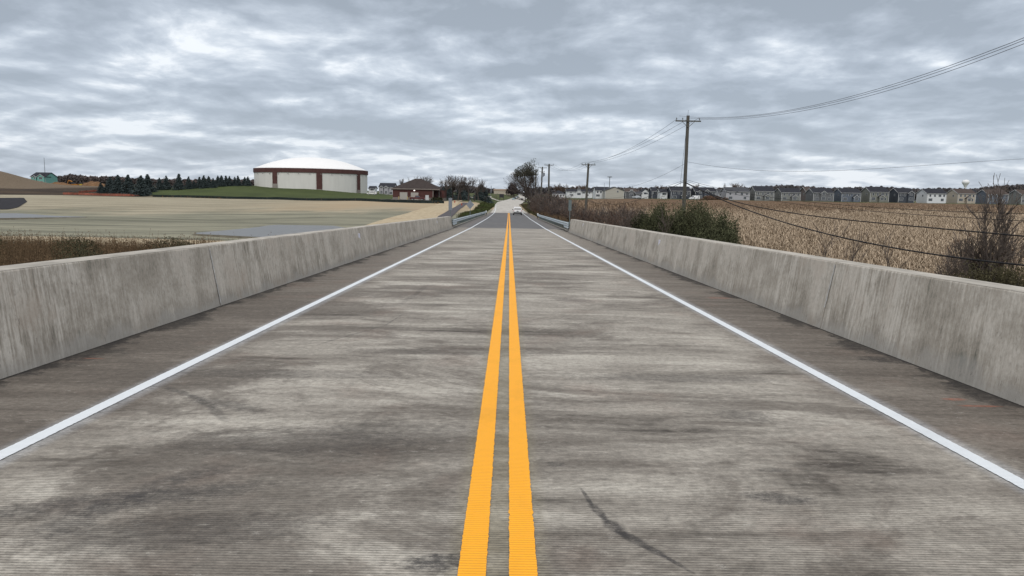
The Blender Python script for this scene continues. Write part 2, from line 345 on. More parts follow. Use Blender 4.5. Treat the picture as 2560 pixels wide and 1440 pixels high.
# ------------------------------------------------------------------ bridge deck material
def deck_material():
    mt, g, b, tc = newmat('tined_deck_concrete')
    sp = g.n('ShaderNodeSeparateXYZ'); g.l(tc, sp.inputs[0]); X, Y = sp.outputs[0], sp.outputs[1]
    wob = g.noise(g.scale(tc, (0.6, 1, 1)), 0.9, 3, 0.5)
    a1 = g.noise(g.scale(tc, (0.30, 1.0, 1)), 0.95, 12, 0.72, 0.9)      # transverse stains
    a2 = g.noise(g.scale(tc, (0.13, 1.6, 1)), 2.4, 9, 0.74, 0.2)
    a3 = g.noise(g.scale(tc, (0.7, 1, 1)), 0.55, 8, 0.66, 0.6)
    a5 = g.noise(g.scale(tc, (0.09, 1, 1)), 1.1, 6, 0.6, 0.35)
    fine = g.noise(g.scale(tc, (0.62, 1, 1)), 22, 8, 0.85)
    grit = g.noise(tc, 130, 3, 0.8)
    light, mid, dark = (0.50, 0.475, 0.425), (0.225, 0.207, 0.182), (0.07, 0.061, 0.053)
    f = g.m('ADD', g.m('MULTIPLY', a1, 0.46), g.m('ADD', g.m('MULTIPLY', a2, 0.24), g.m('ADD', g.m('MULTIPLY', a3, 0.34), g.m('MULTIPLY', a5, 0.22))))
    c = g.ramp(g.map(f, 0.525, 0.735), [(0.0, dark), (0.28, mid), (0.58, (0.335, 0.313, 0.278)), (1.0, light)])
    # shoulders outside the edge lines: darker brown, ragged boundary
    ax = g.m('ADD', g.m('ABSOLUTE', X), g.m('ADD', g.m('MULTIPLY', g.m('SUBTRACT', a1, 0.5), 2.6), g.m('MULTIPLY', g.m('SUBTRACT', a5, 0.5), 2.2)))
    sh = g.map(ax, 3.0, 3.75, 0, 0.88, True)
    c = g.mix(sh, c, g.mix(g.map(a2, 0.35, 0.7), (0.092, 0.077, 0.065), (0.205, 0.180, 0.155)))
    grime = g.noise(g.scale(tc, (0.55, 1, 1)), 0.42, 12, 0.74, 0.8); speck = g.noise(g.scale(tc, (0.7, 1, 1)), 11, 8, 0.85)
    lf_ = g.map(X, 2.0, -3.0, 0.0, 0.035); nr_m = g.map(Y, 9, 3.5, 0.0, 0.03)
    c = g.mix(g.map(g.m('ADD', grime, g.m('ADD', lf_, nr_m)), 0.505, 0.60, 0, 0.70, True), c, (0.115, 0.10, 0.086))
    c = g.mix(g.map(speck, 0.60, 0.68, 0, 0.55), c, (0.06, 0.054, 0.05)); c = g.mix(g.map(speck, 0.42, 0.34, 0, 0.45), c, (0.52, 0.50, 0.46))
    # brown-red dust
    c = g.mix(g.map(g.noise(tc, 0.8, 4, 0.6), 0.55, 0.75, 0, 0.28), c, (0.22, 0.145, 0.115))
    # tyre-polished wheel paths very slightly darker
    # fresh concrete tone at far end
    c = g.mix(g.map(Y, 14, 55, 0, 0.52), c, (0.37, 0.348, 0.312))
    # black grit along the barrier foot
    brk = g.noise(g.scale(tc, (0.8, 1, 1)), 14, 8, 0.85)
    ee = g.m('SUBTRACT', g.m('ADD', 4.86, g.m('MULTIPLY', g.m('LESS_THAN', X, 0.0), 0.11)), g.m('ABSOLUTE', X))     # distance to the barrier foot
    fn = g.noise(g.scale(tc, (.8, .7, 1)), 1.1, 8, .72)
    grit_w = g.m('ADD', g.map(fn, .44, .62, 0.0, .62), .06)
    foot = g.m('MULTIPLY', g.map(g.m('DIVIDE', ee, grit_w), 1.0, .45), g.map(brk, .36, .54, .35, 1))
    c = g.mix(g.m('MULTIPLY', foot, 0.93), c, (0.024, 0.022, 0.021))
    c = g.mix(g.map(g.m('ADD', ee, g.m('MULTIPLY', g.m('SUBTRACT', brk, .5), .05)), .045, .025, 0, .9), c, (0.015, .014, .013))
    # paint overspray beside the stripes
    dl = g.m('ABSOLUTE', g.m('SUBTRACT', g.m('ABSOLUTE', X), 3.45)); c = g.mix(g.m('MULTIPLY', g.map(dl, .19, .06, 0, .32, True), g.map(brk, .35, .6, .5, 1)), c, (0.60, 0.65, 0.72))
    c = g.mix(g.map(g.m('ABSOLUTE', g.m('ADD', X, .025)), .30, .17, 0, .42, True), c, (0.26, 0.235, 0.16))
    # local stains
    def blob(x, y, rx, ry, amt, rot=0.0, ragged=0.55, col=(0.035, 0.034, 0.036)):
        nonlocal c
        dx = g.m('SUBTRACT', X, x); dy = g.m('SUBTRACT', Y, y)
        u = g.m('ADD', g.m('MULTIPLY', dx, math.cos(rot)/rx), g.m('MULTIPLY', dy, math.sin(rot)/rx))
        v = g.m('ADD', g.m('MULTIPLY', dx, -math.sin(rot)/ry), g.m('MULTIPLY', dy, math.cos(rot)/ry))
        r = g.m('SQRT', g.m('ADD', g.m('MULTIPLY', u, u), g.m('MULTIPLY', v, v)))
        r = g.m('ADD', r, g.m('MULTIPLY', g.m('SUBTRACT', a1, 0.5), ragged*2)); r = g.m('ADD', r, g.m('MULTIPLY', g.m('SUBTRACT', fine, 0.5), ragged*2.6))
        c = g.mix(g.m('MULTIPLY', g.map(r, 1.25, 0.55, 0, amt, True), g.map(brk, 0.40, 0.56, 0.25, 1)), c, col)
    def gp(px, py):
        d = ray(px, py); t = 1.75/-d[2]
        for _ in range(6): t = (1.75-float(road_z(d[1]*t)))/-d[2]
        return d[0]*t, d[1]*t
    for px, py, rx, ry, amt, rot in [(1095, 1405, .20, .10, .85, .15), (1945, 1245, .22, .10, .75, -.2), (1865, 1040, .25, .22, .45, -.3), (1390, 1160, .07, .06, .7, 0),
                                     (1930, 1175, .12, .04, .55, 0), (300, 1250, .9, .16, .62, .35), (560, 1010, .5, .12, .5, -.5), (700, 1100, .9, .35, .35, 0),
                                     (1430, 750, .35, .5, .45, .6), (1000, 1080, .7, .3, .3, 0), (450, 1330, .8, .2, .4, .2), (1150, 880, 1.2, .25, .30, 0), (1690, 945, 1.2, .2, .4, 0), (700, 935, 1.4, .22, .35, 0)]:
        x, y = gp(px, py); blob(x, y, rx, ry, amt, rot)
    for px, py, rx, ry, amt in [(2250, 900, .5, .22, .9), (2700, 1000, .4, .12, .8), (1720, 690, .35, .25, .9), (2440, 960, .35, .10, .8), (30, 933, .3, .12, .8), (250, 858, .3, .3, .7), (470, 790, .3, .5, .7)]:
        x, y = gp(px, py); blob(x, y, rx, ry, amt, 0, .7, (0.02, 0.019, 0.02))
    for px, py, rx, ry in [(2385, 998, .12, .05), (2450, 1015, .2, .03), (1800, 745, .25, .08), (235, 896, .12, .02)]:
        x, y = gp(px, py); blob(x, y, rx, ry, .6, 0, .5, (0.42, 0.13, 0.075))
    # skid mark arcs: polyline of thin ellipses
    arcs = [[(1455, 1225), (1480, 1262), (1515, 1300), (1560, 1335), (1612, 1365), (1660, 1390), (1720, 1425)], [(800, 860), (860, 842), (920, 826), (965, 812), (1000, 790)], [(420, 970), (480, 990), (530, 1018), (560, 1050)],
            [(1000, 760), (1040, 735), (1065, 715)], [(120, 1330), (220, 1290), (330, 1240), (450, 1195), (560, 1170)]]
    wd = [(.010, .020, .034, .026, .020, .010), (.012,)*6, (.035,)*6, (.05,)*6, (.09,)*6]; am = [.85, .5, .5, .3, .5]
    for A, wv, a in zip(arcs, wd, am):
        pts = [gp(*q) for q in A]
        for i in range(len(pts)-1):
            (x0, y0), (x1, y1) = pts[i], pts[i+1]; L = math.hypot(x1-x0, y1-y0)
            blob((x0+x1)/2, (y0+y1)/2, L*0.72, wv[i % 6]*1.5, a, math.atan2(y1-y0, x1-x0), .35)
    # transverse tining, slightly irregular; dirt sits in the grooves
    yy = g.m('ADD', g.m('MULTIPLY', Y, 2*math.pi/0.0265), g.m('MULTIPLY', wob, 2.0))
    s = g.m('SINE', yy); gr = g.map(s, -1.0, 0.1, 1, 0)
    br = g.map(g.noise(g.scale(tc, (3, 1, 1)), 6, 4, 0.7), 0.35, 0.6, 0.35, 1.0)
    gd = g.m('MULTIPLY', gr, br)
    c = g.mix(g.m('MULTIPLY', gd, 0.60), c, (0.06, 0.055, 0.05))
    c = g.mix(1.0, c, g.map(fine, 0.36, 0.64, 0.66, 1.34), 'MULTIPLY')
    c = g.mix(g.map(grit, 0.62, 0.72, 0, 0.6), c, (0.05, 0.048, 0.045)); c = g.mix(g.map(grit, 0.30, 0.24, 0, 0.4), c, (0.5, 0.48, 0.45))
    g.l(c, b.inputs['Base Color']); b.inputs['Roughness'].default_value = 0.85; b.inputs['Specular IOR Level'].default_value = 0.25
    bump(g, b, g.m('ADD', g.m('MULTIPLY', gr, -1.0), g.m('MULTIPLY', fine, 0.5)), 0.004, 0.8)
    return mt
bridge = empty('bridge_deck', (0, 0, 0)); tag(bridge, 'grooved concrete bridge deck with stained brown shoulders, running from the foreground to the asphalt', 'bridge')
JY = 69.0
deck = road_strip('deck_surface', -8, JY, -5.0, 5.0, deck_material(), 0, 1.0, 12, bridge)
M_conc = mat('plain_concrete', (0.27, 0.25, 0.225), 0.9, 0.2, 1.5)
sb = MB()
for i in range(14):
    y0, y1 = -8+i*5.5, -8+(i+1)*5.5
    y1 = min(y1, JY-0.05)
    if y0 >= y1: break
    a, b_ = float(road_z(y0))-.02, float(road_z(y1))-.02
    sb.add([(-5.4, y0, a-.9), (5.4, y0, a-.9), (5.4, y1, b_-.9), (-5.4, y1, b_-.9), (-5.4, y0, a-.004), (5.4, y0, a-.004), (5.4, y1, b_-.004), (-5.4, y1, b_-.004)],
           [(0, 3, 2, 1), (4, 5, 6, 7), (0, 1, 5, 4), (1, 2, 6, 5), (2, 3, 7, 6), (3, 0, 4, 7)])
sb.build('slab', M_conc, bridge)
def asphalt_mat():
    mt, g, b, tc = newmat('new_asphalt')
    n = g.noise(g.scale(tc, (1, 0.12, 1)), 1.3, 5, 0.6); n2 = g.noise(tc, 0.25, 4, .6); fi = g.noise(tc, 60, 3, .7)
    c = g.mix(g.map(n, .3, .7), (0.062, 0.062, 0.067), (0.088, 0.088, 0.093)); c = g.mix(g.map(n2, .45, .7, 0, .4), c, (0.11, 0.105, 0.10)); c = g.mix(g.map(fi, .3, .7, 0, .35), c, (0.13, .13, .13))
    sp = g.n('ShaderNodeSeparateXYZ'); g.l(tc, sp.inputs[0])
    c = g.mix(g.map(g.m('ABSOLUTE', sp.outputs[0]), 3.6, 4.3, 0, .5), c, (0.14, 0.12, 0.105))
    g.l(c, b.inputs['Base Color']); b.inputs['Roughness'].default_value = .8; return mt
M_asph = asphalt_mat()
tag(road_strip('approach_road', JY, 183, lambda y: -road_hw(y)-0.1, lambda y: road_hw(y)+0.1, M_asph, 0, 2.0, 4), kind='structure')
def croad_mat():
    mt, g, b, tc = newmat('worn_concrete_road')
    n = g.noise(g.scale(tc, (1, 0.06, 1)), 0.8, 5, .6); n2 = g.noise(tc, .12, 5, .6)
    c = g.mix(g.map(n, .3, .7), (0.34, 0.325, 0.30), (0.44, 0.425, 0.395)); c = g.mix(g.map(n2, .5, .7, 0, .3), c, (0.30, .26, .21))
    sp = g.n('ShaderNodeSeparateXYZ'); g.l(tc, sp.inputs[0])
    jt = g.m('LESS_THAN', g.m('PINGPONG', sp.outputs[1], 6.0), 0.12); c = g.mix(g.m('MULTIPLY', jt, .35), c, (.12, .11, .1))
    g.l(c, b.inputs['Base Color']); b.inputs['Roughness'].default_value = .85; return mt
M_croad = croad_mat()
tag(road_strip('road', 183.0, 1400, lambda y: road_cx(y)-road_hw(y), lambda y: road_cx(y)+road_hw(y), M_croad, 0.0, 4.0, 4), kind='structure')
# markings
def paint(name, col, dirt, tine=True):
    mt, g, b, tc = newmat(name)
    sp = g.n('ShaderNodeSeparateXYZ'); g.l(tc, sp.inputs[0]); Y = sp.outputs[1]
    n = g.noise(tc, 9, 5, .7); n2 = g.noise(tc, 70, 4, .8)
    wob = g.noise(g.scale(tc, (0.6, 1, 1)), 0.9, 3, 0.5)
    s = g.m('SINE', g.m('ADD', g.m('MULTIPLY', Y, 2*math.pi/0.0265), g.m('MULTIPLY', wob, 2.0)))
    gr = g.map(s, -1, -.2, 1, 0)
    c = g.mix(g.map(n, .3, .75, 0, .35), col, tuple(x*.86 for x in col)); c = g.mix(g.m('MULTIPLY', gr, .42), c, dirt)
    c = g.mix(g.map(n2, .55, .8, 0, .5), c, dirt); n4 = g.noise(g.scale(tc, (1, .5, 1)), 2.2, 8, .7); c = g.mix(g.map(n4, .52, .70, 0, .30), c, tuple(x*.6 for x in col))
    g.l(c, b.inputs['Base Color']); b.inputs['Roughness'].default_value = .6; b.inputs['Specular IOR Level'].default_value = .3
    bump(g, b, g.m('MULTIPLY', gr, -1.0), .004, .8); return mt
M_yel = paint('yellow_road_paint', (0.92, 0.41, 0.012), (0.62, 0.25, 0.015)); M_wht = paint('white_road_paint', (0.70, 0.75, 0.80), (0.52, 0.55, 0.58))
def line(name, lab, xc, wdt, y0, y1, mt, off=.006):
    fx = xc if callable(xc) else (lambda y, c=xc: c)
    ys = np.concatenate([np.arange(y0, min(y1, 14), 0.01325*2), np.arange(max(y0, 14), y1, 1.0), [y1]])
    # ragged edge following the grooves close to the camera
    e = np.where(ys < 14, 0.0016*rng.normal(size=len(ys)), 0)
    V = []; 
    for y, q in zip(ys, e): V += [(fx(y)-wdt/2-q, y, float(road_z(y))+off), (fx(y)+wdt/2+q, y, float(road_z(y))+off)]
    n = len(ys); Fc = np.array([[2*i, 2*i+1, 2*i+3, 2*i+2] for i in range(n-1)])
    o = arr_mesh(name, np.array(V), Fc, mt); tag(o, lab, 'road marking'); return o
line('center_line', 'left stripe of the double yellow centre line down the deck', lambda y: -0.149+(-.04 if y > 120 else 0)*min(1, (y-120)/60), .137, -8, 182, M_yel)
line('center_line', 'right stripe of the double yellow centre line down the deck', lambda y: 0.099+(-.04 if y > 120 else 0)*min(1, (y-120)/60), .137, -8, 182, M_yel)
def eL(y): return float(np.interp(y, [0, 150, 183, 220, 260, 330], [-3.47, -3.47, -3.6, -4.05, -4.65, -5.95]))
line('edge_line', 'white edge line along the left shoulder, bending at the side street', eL, .125, -8, 330, M_wht)
line('edge_line', 'white edge line along the right shoulder beside the white car', lambda y: 3.43-np.interp(y, [0, 130, 200], [0, 0, .1]), .125, -8, 215, M_wht)

# ------------------------------------------------------------------ parapets
def parapet_mat():
    mt, g, b, tc = newmat('weathered_parapet_concrete')
    sp = g.n('ShaderNodeSeparateXYZ'); g.l(tc, sp.inputs[0]); X, Y, Z = sp.outputs
    hz = g.m('ADD', Z, g.m('MULTIPLY', Y, 0.0205))     # height above the deck
    cv = g.n('ShaderNodeCombineXYZ'); g.l(g.m('SUBTRACT', Y, g.m('MULTIPLY', hz, 0.10)), cv.inputs[0]); g.l(hz, cv.inputs[1]); g.l(X, cv.inputs[2])
    q = cv.outputs[0]
    st = g.noise(g.scale(q, (7.0, 0.6, .3)), 2.6, 8, .7); lowv = g.map(g.noise(g.scale(q, (1, .4, 1)), .45, 3, .5), .38, .62, .25, 1.25); st = g.m('ADD', .5, g.m('MULTIPLY', g.m('SUBTRACT', st, .5), lowv)); st2 = g.noise(g.scale(q, (2.0, 0.25, .3)), 1.0, 5, .6); bl = g.noise(q, 1.3, 7, .62); sp_ = g.noise(g.scale(q, (1, .55, 1)), 26, 5, .72)
    f = g.m('ADD', g.m('MULTIPLY', st, .42), g.m('ADD', g.m('MULTIPLY', st2, .16), g.m('ADD', g.m('MULTIPLY', bl, .36), g.m('MULTIPLY', sp_, .20))))
    c = g.ramp(g.map(f, .445, .625), [(0, (0.15, 0.150, 0.125)), (.35, (0.30, 0.274, 0.235)), (.65, (0.395, 0.365, 0.32)), (1, (0.55, 0.52, 0.47))])
    c = g.mix(g.map(bl, .53, .70, 0, .55), c, (0.30, 0.245, 0.195))
    c = g.mix(g.map(sp_, .63, .72, 0, .6), c, (0.12, .11, .10)); c = g.mix(g.map(sp_, .34, .27, 0, .5), c, (0.56, .545, .51))
    # darker towards the foot, then patches of lime bloom there
    c = g.mix(g.map(g.m('ADD', hz, g.m('MULTIPLY', g.m('SUBTRACT', st2, .5), .8)), .30, .05, 0, .35, True), c, (0.16, 0.145, 0.125))
    ft = g.map(g.m('ADD', hz, g.m('MULTIPLY', g.m('SUBTRACT', bl, .5), .9)), .16, .04); c = g.mix(g.m('MULTIPLY', ft, .45), c, (0.40, 0.39, 0.37))
    pits = g.map(g.noise(g.scale(q, (2.6, .8, 1)), 7, 6, .8), .60, .68); c = g.mix(g.m('MULTIPLY', pits, .6), c, (0.06, .055, .05))
    g.l(c, b.inputs['Base Color']); b.inputs['Roughness'].default_value = .9; b.inputs['Specular IOR Level'].default_value = .2
    bump(g, b, g.m('ADD', sp_, g.m('MULTIPLY', bl, .8)), .006, .7)
    return mt
M_par = parapet_mat()
M_cap = mat('parapet_cap_concrete', (0.38, 0.36, 0.325), .9, .3, 3.0, stretch=(1, .4, 1), detail=8, bmp=.01)
M_seal = mat('joint_sealant', (0.44, 0.44, 0.43), .8, .3, 9)
M_refl = mat('pale_reflector', (0.62, 0.63, 0.72), .4, .1, 8)
def parapet(s, xb, joints, y0, y1, label):
    th = empty('bridge_parapet', (0, 0, 0)); tag(th, label, 'bridge parapet', 'concrete parapets of the bridge')
    h = 1.04
    prof = [(-.010, -.06), (.0, .0), (.172, h-.022), (.182, h-.006), (.205, h), (.50, h), (.53, h-.03), (.53, -1.1)]
    ys_all = [y0]+joints+[y1]
    for a, b_ in zip(ys_all[:-1], ys_all[1:]):
        a += .012; b_ -= .012; n = max(2, int((b_-a)/1.0)+1); ys = np.linspace(a, b_, n); mb = MB(); cp = MB(); rows = []; crow = []
        for i, y in enumerate(ys):
            z0 = float(road_z(y)); j = 0.004*random.uniform(-1, 1) if 0 < i < n-1 else 0
            rows.append([(s*(xb+px_+j), y, z0+pz) for px_, pz in prof])
            crow.append([(s*(xb+px_+j*.5), y, z0+pz+.003+random.uniform(0, .002)) for px_, pz in [(.180, h-.008), (.207, h), (.498, h)]])
        mb.loft(rows); k = len(prof); mb.f += [tuple(range(k)), tuple((n-1)*k+i for i in range(k))]
        mb.build('wall_panel', M_par, th)
        cp.loft(crow).build('cap', M_cap, th)
    for jy in joints[:1] if s < 0 else joints[:1]:
        z0 = float(road_z(jy)); q = MB()
        pts = []
        for t in np.linspace(0, 1, 14): pts.append((xb-.009+.168*t, .04+(h-.09)*t))
        for i in range(13):
            (xa, za), (xc, zc) = pts[i], pts[i+1]; w1 = .012+.010*abs(math.sin(i*1.3)); w2 = .012+.010*abs(math.sin((i+1)*1.3)); dy = .004*math.sin(i*2.1)
            if s > 0 and i < 4: continue
            q.add([(s*xa, jy-w1+dy, z0+za), (s*xa, jy+w1+dy, z0+za), (s*xc, jy+w2+dy, z0+zc), (s*xc, jy-w2+dy, z0+zc)], [(0, 1, 2, 3)])
        q.build('joint_seal', M_seal, th)
    return th
parL = parapet(-1, 4.97, [12.7, 22.4, 31.7, 41, 50.5], -8, 66, 'long weathered concrete parapet along the left side of the bridge')
parR = parapet(1, 4.86, [11.3, 20.8, 30.4, 40, 49.5], -8, 60.5, 'long streaked concrete parapet along the right side of the bridge')
# tapered low end blocks
for s, xb, ye, par in [(-1, 4.97, 66, parL), (1, 4.86, 60.5, parR)]:
    z0 = float(road_z(ye)); z1 = float(road_z(ye+3.2))
    mb = MB(); mb.loft([[(s*xb, ye+.02, z0-.3), (s*(xb+.02), ye+.02, z0+.38), (s*(xb+.5), ye+.02, z0+.38), (s*(xb+.5), ye+.02, z0-.3)],
                        [(s*(xb+.06), ye+3.2, z1-.3), (s*(xb+.08), ye+3.2, z1+.2), (s*(xb+.5), ye+3.2, z1+.2), (s*(xb+.5), ye+3.2, z1-.3)]])
    mb.f += [(0, 1, 2, 3), (4, 5, 6, 7)]; mb.build('end_block', M_conc, par)
def reflector(s, xb, px, py, lab, sz=.10):
    d = ray(px, py)
    # meet the sloping face x = xb + 0.168*(h)/0.95
    t = 1.0
    for _ in range(40):
        h = CAM[2]+d[2]*t-float(road_z(d[1]*t)); t = s*(xb+.168*max(0, h-.04)/.95-.004)/d[0]
    p = CAM+d*t; mb = MB()
    for k_, (x0, x1) in enumerate([(0.0, .012)]):
        mb.add([(p[0]-s*x1-s*.02*-1, p[1]-sz/2, p[2]-sz*.7), (p[0]-s*x1, p[1]+sz/2, p[2]-sz*.7), (p[0]-s*x1+s*.024, p[1]+sz/2, p[2]+sz*.7), (p[0]-s*x1+s*.024, p[1]-sz/2, p[2]+sz*.7),
                (p[0]+s*.03, p[1]-sz/2, p[2]-sz*.7), (p[0]+s*.03, p[1]+sz/2, p[2]-sz*.7), (p[0]+s*.05, p[1]+sz/2, p[2]+sz*.7), (p[0]+s*.05, p[1]-sz/2, p[2]+sz*.7)],
               [(0, 1, 2, 3), (4, 5, 6, 7), (0, 1, 5, 4), (2, 3, 7, 6), (1, 2, 6, 5), (0, 3, 7, 4)])
    o = mb.build('reflector_plate', M_refl); tag(o, lab, 'reflector', 'reflector plates on the parapets')
reflector(-1, 4.97, 899, 597, 'white reflector plate midway along the left parapet', .26)
reflector(-1, 4.97, 1093, 558, 'small pale reflector plate near the far end of the left parapet', .25)
reflector(1, 4.86, 1647, 611, 'white reflector plate midway along the right parapet', .22)
reflector(1, 4.86, 1457, 565, 'small pale reflector plate near the far end of the right parapet', .25)

# ------------------------------------------------------------------ guardrails
M_galv = mat('galvanised_steel', (0.44, 0.49, 0.52), .5, .12, 4, metal=.3, spec=.4)
M_post = mat('guardrail_post_steel', (0.13, 0.16, 0.165), .7, .2, 4)
M_term = mat('terminal_dark', (0.035, 0.035, 0.04), .6)
M_white = mat('white_plastic', (0.72, 0.73, 0.74), .5, .08)
def guardrail(s, y0, y1, xfun, label):
    th = empty('guardrail', (s*xfun(y0), y0, float(road_z(y0)))); tag(th, label, 'guardrail', 'steel guardrails at the bridge end')
    ox, oy, oz = th.location
    wp = [(0, 0), (-.08, .05), (-.08, .08), (0, .135), (0, .175), (-.08, .23), (-.08, .26), (0, .31)]
    tp = [(0, -.20), (-.08, -.155), (-.08, -.115), (0, -.06)]+wp
    def sweep(prof, ya, yb, n, off=0):
        rows = []
        for y in np.linspace(ya, yb, n):
            z0 = float(road_z(y))+.44
            rows.append([(s*(xfun(y)+px_)-ox, y-oy, z0+pz-oz) for px_, pz in prof])
        return MB().loft(rows)
    ytr = y0+5.5
    a = sweep(tp, y0-.6, ytr, 8); a.build('transition_rail', M_galv, th, True)
    # slanted closing edge of the triple corrugation
    z0 = float(road_z(ytr))+.44-oz; X = lambda q, y: s*(xfun(y)+q)-ox
    b_ = MB(); b_.add([(X(0, ytr), ytr-oy, z0-.2), (X(-.05, ytr), ytr-oy, z0-.11), (X(0, ytr), ytr-oy, z0-.02), (X(-.02, ytr+1.7), ytr+1.7-oy, z0+.02), (X(-.02, ytr+1.7), ytr+1.7-oy, z0+.0)], [(0, 1, 2, 3, 4)])
    b_.build('transition_gusset', M_galv, th)
    sweep(wp, ytr+.01, y1, 40).build('rail', M_galv, th, True)
    ys = [y0+.9*i for i in range(5)]; y = ys[-1]+1.0
    while y < y1: ys.append(y); y += 1.95
    for y in ys:
        z0 = float(road_z(y)); x = xfun(y)
        q = MB(); q.box(-.05, .05, -.008, .008, -.5, .74); q.box(-.05, -.038, -.07, .07, -.5, .74); q.box(.038, .05, -.07, .07, -.5, .74); q.box(-.21, -.06, -.05, .05, .40, .76)
        q.v = [(vx*s+s*(x+.26)-ox, vy+y-oy, vz+z0-oz) for vx, vy, vz in q.v]; q.build('post', M_post, th)
    z0 = float(road_z(y1)); q = MB().box(-.09, .09, -.04, .04, -.2, .80); q.v = [(vx+s*(xfun(y1)+.05)-ox, vy+y1-oy+.1, vz+z0-oz) for vx, vy, vz in q.v]; tm = q.build('end_terminal', M_term, th)
    q = MB().box(-.12, .12, -.14, -.05, .70, .86); q.v = [(vx+s*(xfun(y1)+.05)-ox, vy+y1-oy+.1, vz+z0-oz) for vx, vy, vz in q.v]; q.build('terminal_cap', M_white, tm)
    # curb strip under the rail
    road_strip('x', y0+3, y1, lambda y: s*(xfun(y)-.05)-ox, lambda y: s*(xfun(y)+.12)-ox, M_conc, .09)
    o = bpy.context.scene.collection.objects[-1]; o.name = 'curb'; o.parent = th
    for v in o.data.vertices: v.co.y -= oy; v.co.z -= oz
    return th
guardrail(-1, 66, 150, lambda y: float(np.interp(y, [64, 70, 120, 150], [4.93, 5.08, 5.05, 4.55])), 'long galvanised guardrail from the left parapet end, curving away ahead')
guardrail(1, 60.5, 125, lambda y: float(np.interp(y, [59, 64, 125], [4.83, 4.98, 4.78])), 'galvanised guardrail from the right parapet end, below the brown thicket')

# ------------------------------------------------------------------ sign backs
M_sign = mat('sign_back_aluminium', (0.20, 0.22, 0.25), .8, .1, 6)
def signback(px, Y, ytop, ybot, wpx, shape, label, dark=False):
    x = atx(px, Y, ytop); zt = at(px, ytop, Y)[2]; zb = at(px, ybot, Y)[2]; g0 = tz(x, Y); wd = wpx/F*Y
    th = empty('road_sign', (x, Y, g0)); tag(th, label, 'road sign', 'backs of road signs')
    q = MB().box(-.03, .03, .015, .05, -.4, zt-g0+.05); q.build('post', M_post, th)
    if shape == 'rect': p = MB().box(-wd/2, wd/2, -.004, .012, zb-g0, zt-g0)
    else:
        c = (zt+zb)/2-g0; hh = (zt-zb)/2; p = MB().prism([(-wd/2, c), (0, c-hh), (wd/2, c), (0, c+hh)], -.004, .012, 'y')
    p.build('sign_plate', M_sign if not dark else M_post, th)
signback(1126, 68.5, 495, 525, 9, 'rect', 'grey back of a tall narrow sign at the end of the left parapet')
signback(1425.5, 66.5, 500, 527, 7.5, 'rect', 'dark back of a narrow sign at the end of the right parapet', True)
signback(1175.5, 98, 500, 523, 20, 'diamond', 'grey back of a diamond sign behind the left guardrail')
# ------------------------------------------------------------------ left side surfaces
M_straw = mat('straw_erosion_mat', (0.0, 0, 0), .95, col2=None) if False else None
def straw_mat():
    mt, g, b, tc = newmat('bright_straw_blanket')
    n = g.noise(g.scale(tc, (1, .3, 1)), 1.1, 6, .65); n2 = g.noise(tc, .15, 4, .6)
    c = g.mix(g.map(n, .3, .7), (0.31, 0.25, 0.16), (0.45, 0.375, 0.255)); c = g.mix(g.map(n2, .5, .72, 0, .5), c, (0.30, .215, .13))
    g.l(c, b.inputs['Base Color']); b.inputs['Roughness'].default_value = .95; bump(g, b, n, .05); return mt
M_straw = straw_mat()
M_lawn = mat('lawn_grass', (0.068, 0.088, 0.032), .95, col2=(0.040, 0.054, 0.022), sc=.06, detail=9, spec=.1)
M_path = mat('path_asphalt', (0.085, 0.08, 0.088), .9, .15, .8)
# slope of bright straw beside the trail
xe = lambda y: -float(road_hw(y))-.8
ysl = list(np.linspace(66, 300, 26))
sheet('straw_slope', [(-11.2-0.012*(y-66)-6*sstep(70, 100, y)*0-((y-66)*.02), y) for y in ysl], [(-22-(0.0*y)-float(np.interp(y, [66, 110, 160, 230, 300], [4, 8, 7, 1.5, 0])), y) for y in ysl], M_straw, .08, 60, 12)
sheet('straw_verge', [(-5.9-.6, y) for y in np.linspace(70, 250, 20)], [(-8.6-((y-66)*.02), y) for y in np.linspace(70, 250, 20)], M_straw, .05, 60, 4)
sheet('trail', [(-8.6, 70)]+[G(*q)[:2] for q in [(1131, 541), (1140, 533), (1152, 522), (1165, 512), (1170, 507.5)]], [(-12.2, 70)]+[G(*q)[:2] for q in [(1096, 541), (1113, 532), (1134, 520), (1151, 510), (1157, 507)]], M_path, .12, 80, 5)
# bright straw strip between weeds and basin, bottom-left
sheet('straw_strip', [(-13, 70), (-27, 75), (-38, 90), (-80, 96), (-130, 99)], [(-22, 100), (-32, 104), (-50, 104), (-80, 103), (-130, 103)], M_straw, .05, 60, 8)
# lawn mound
fenceA = [G(px, py) for px, py in [(383, 491), (480, 493), (560, 495.5), (700, 497), (850, 500), (960, 503), (1050, 506), (1100, 508)]]
sheet('lawn', [(p[0], p[1]+.5) for p in fenceA], [(-185, 352), (-170, 372), (-135, 400), (-100, 420), (-70, 420), (-60, 360), (-50, 330), (-40, 312)], M_lawn, .07, 90, 40)
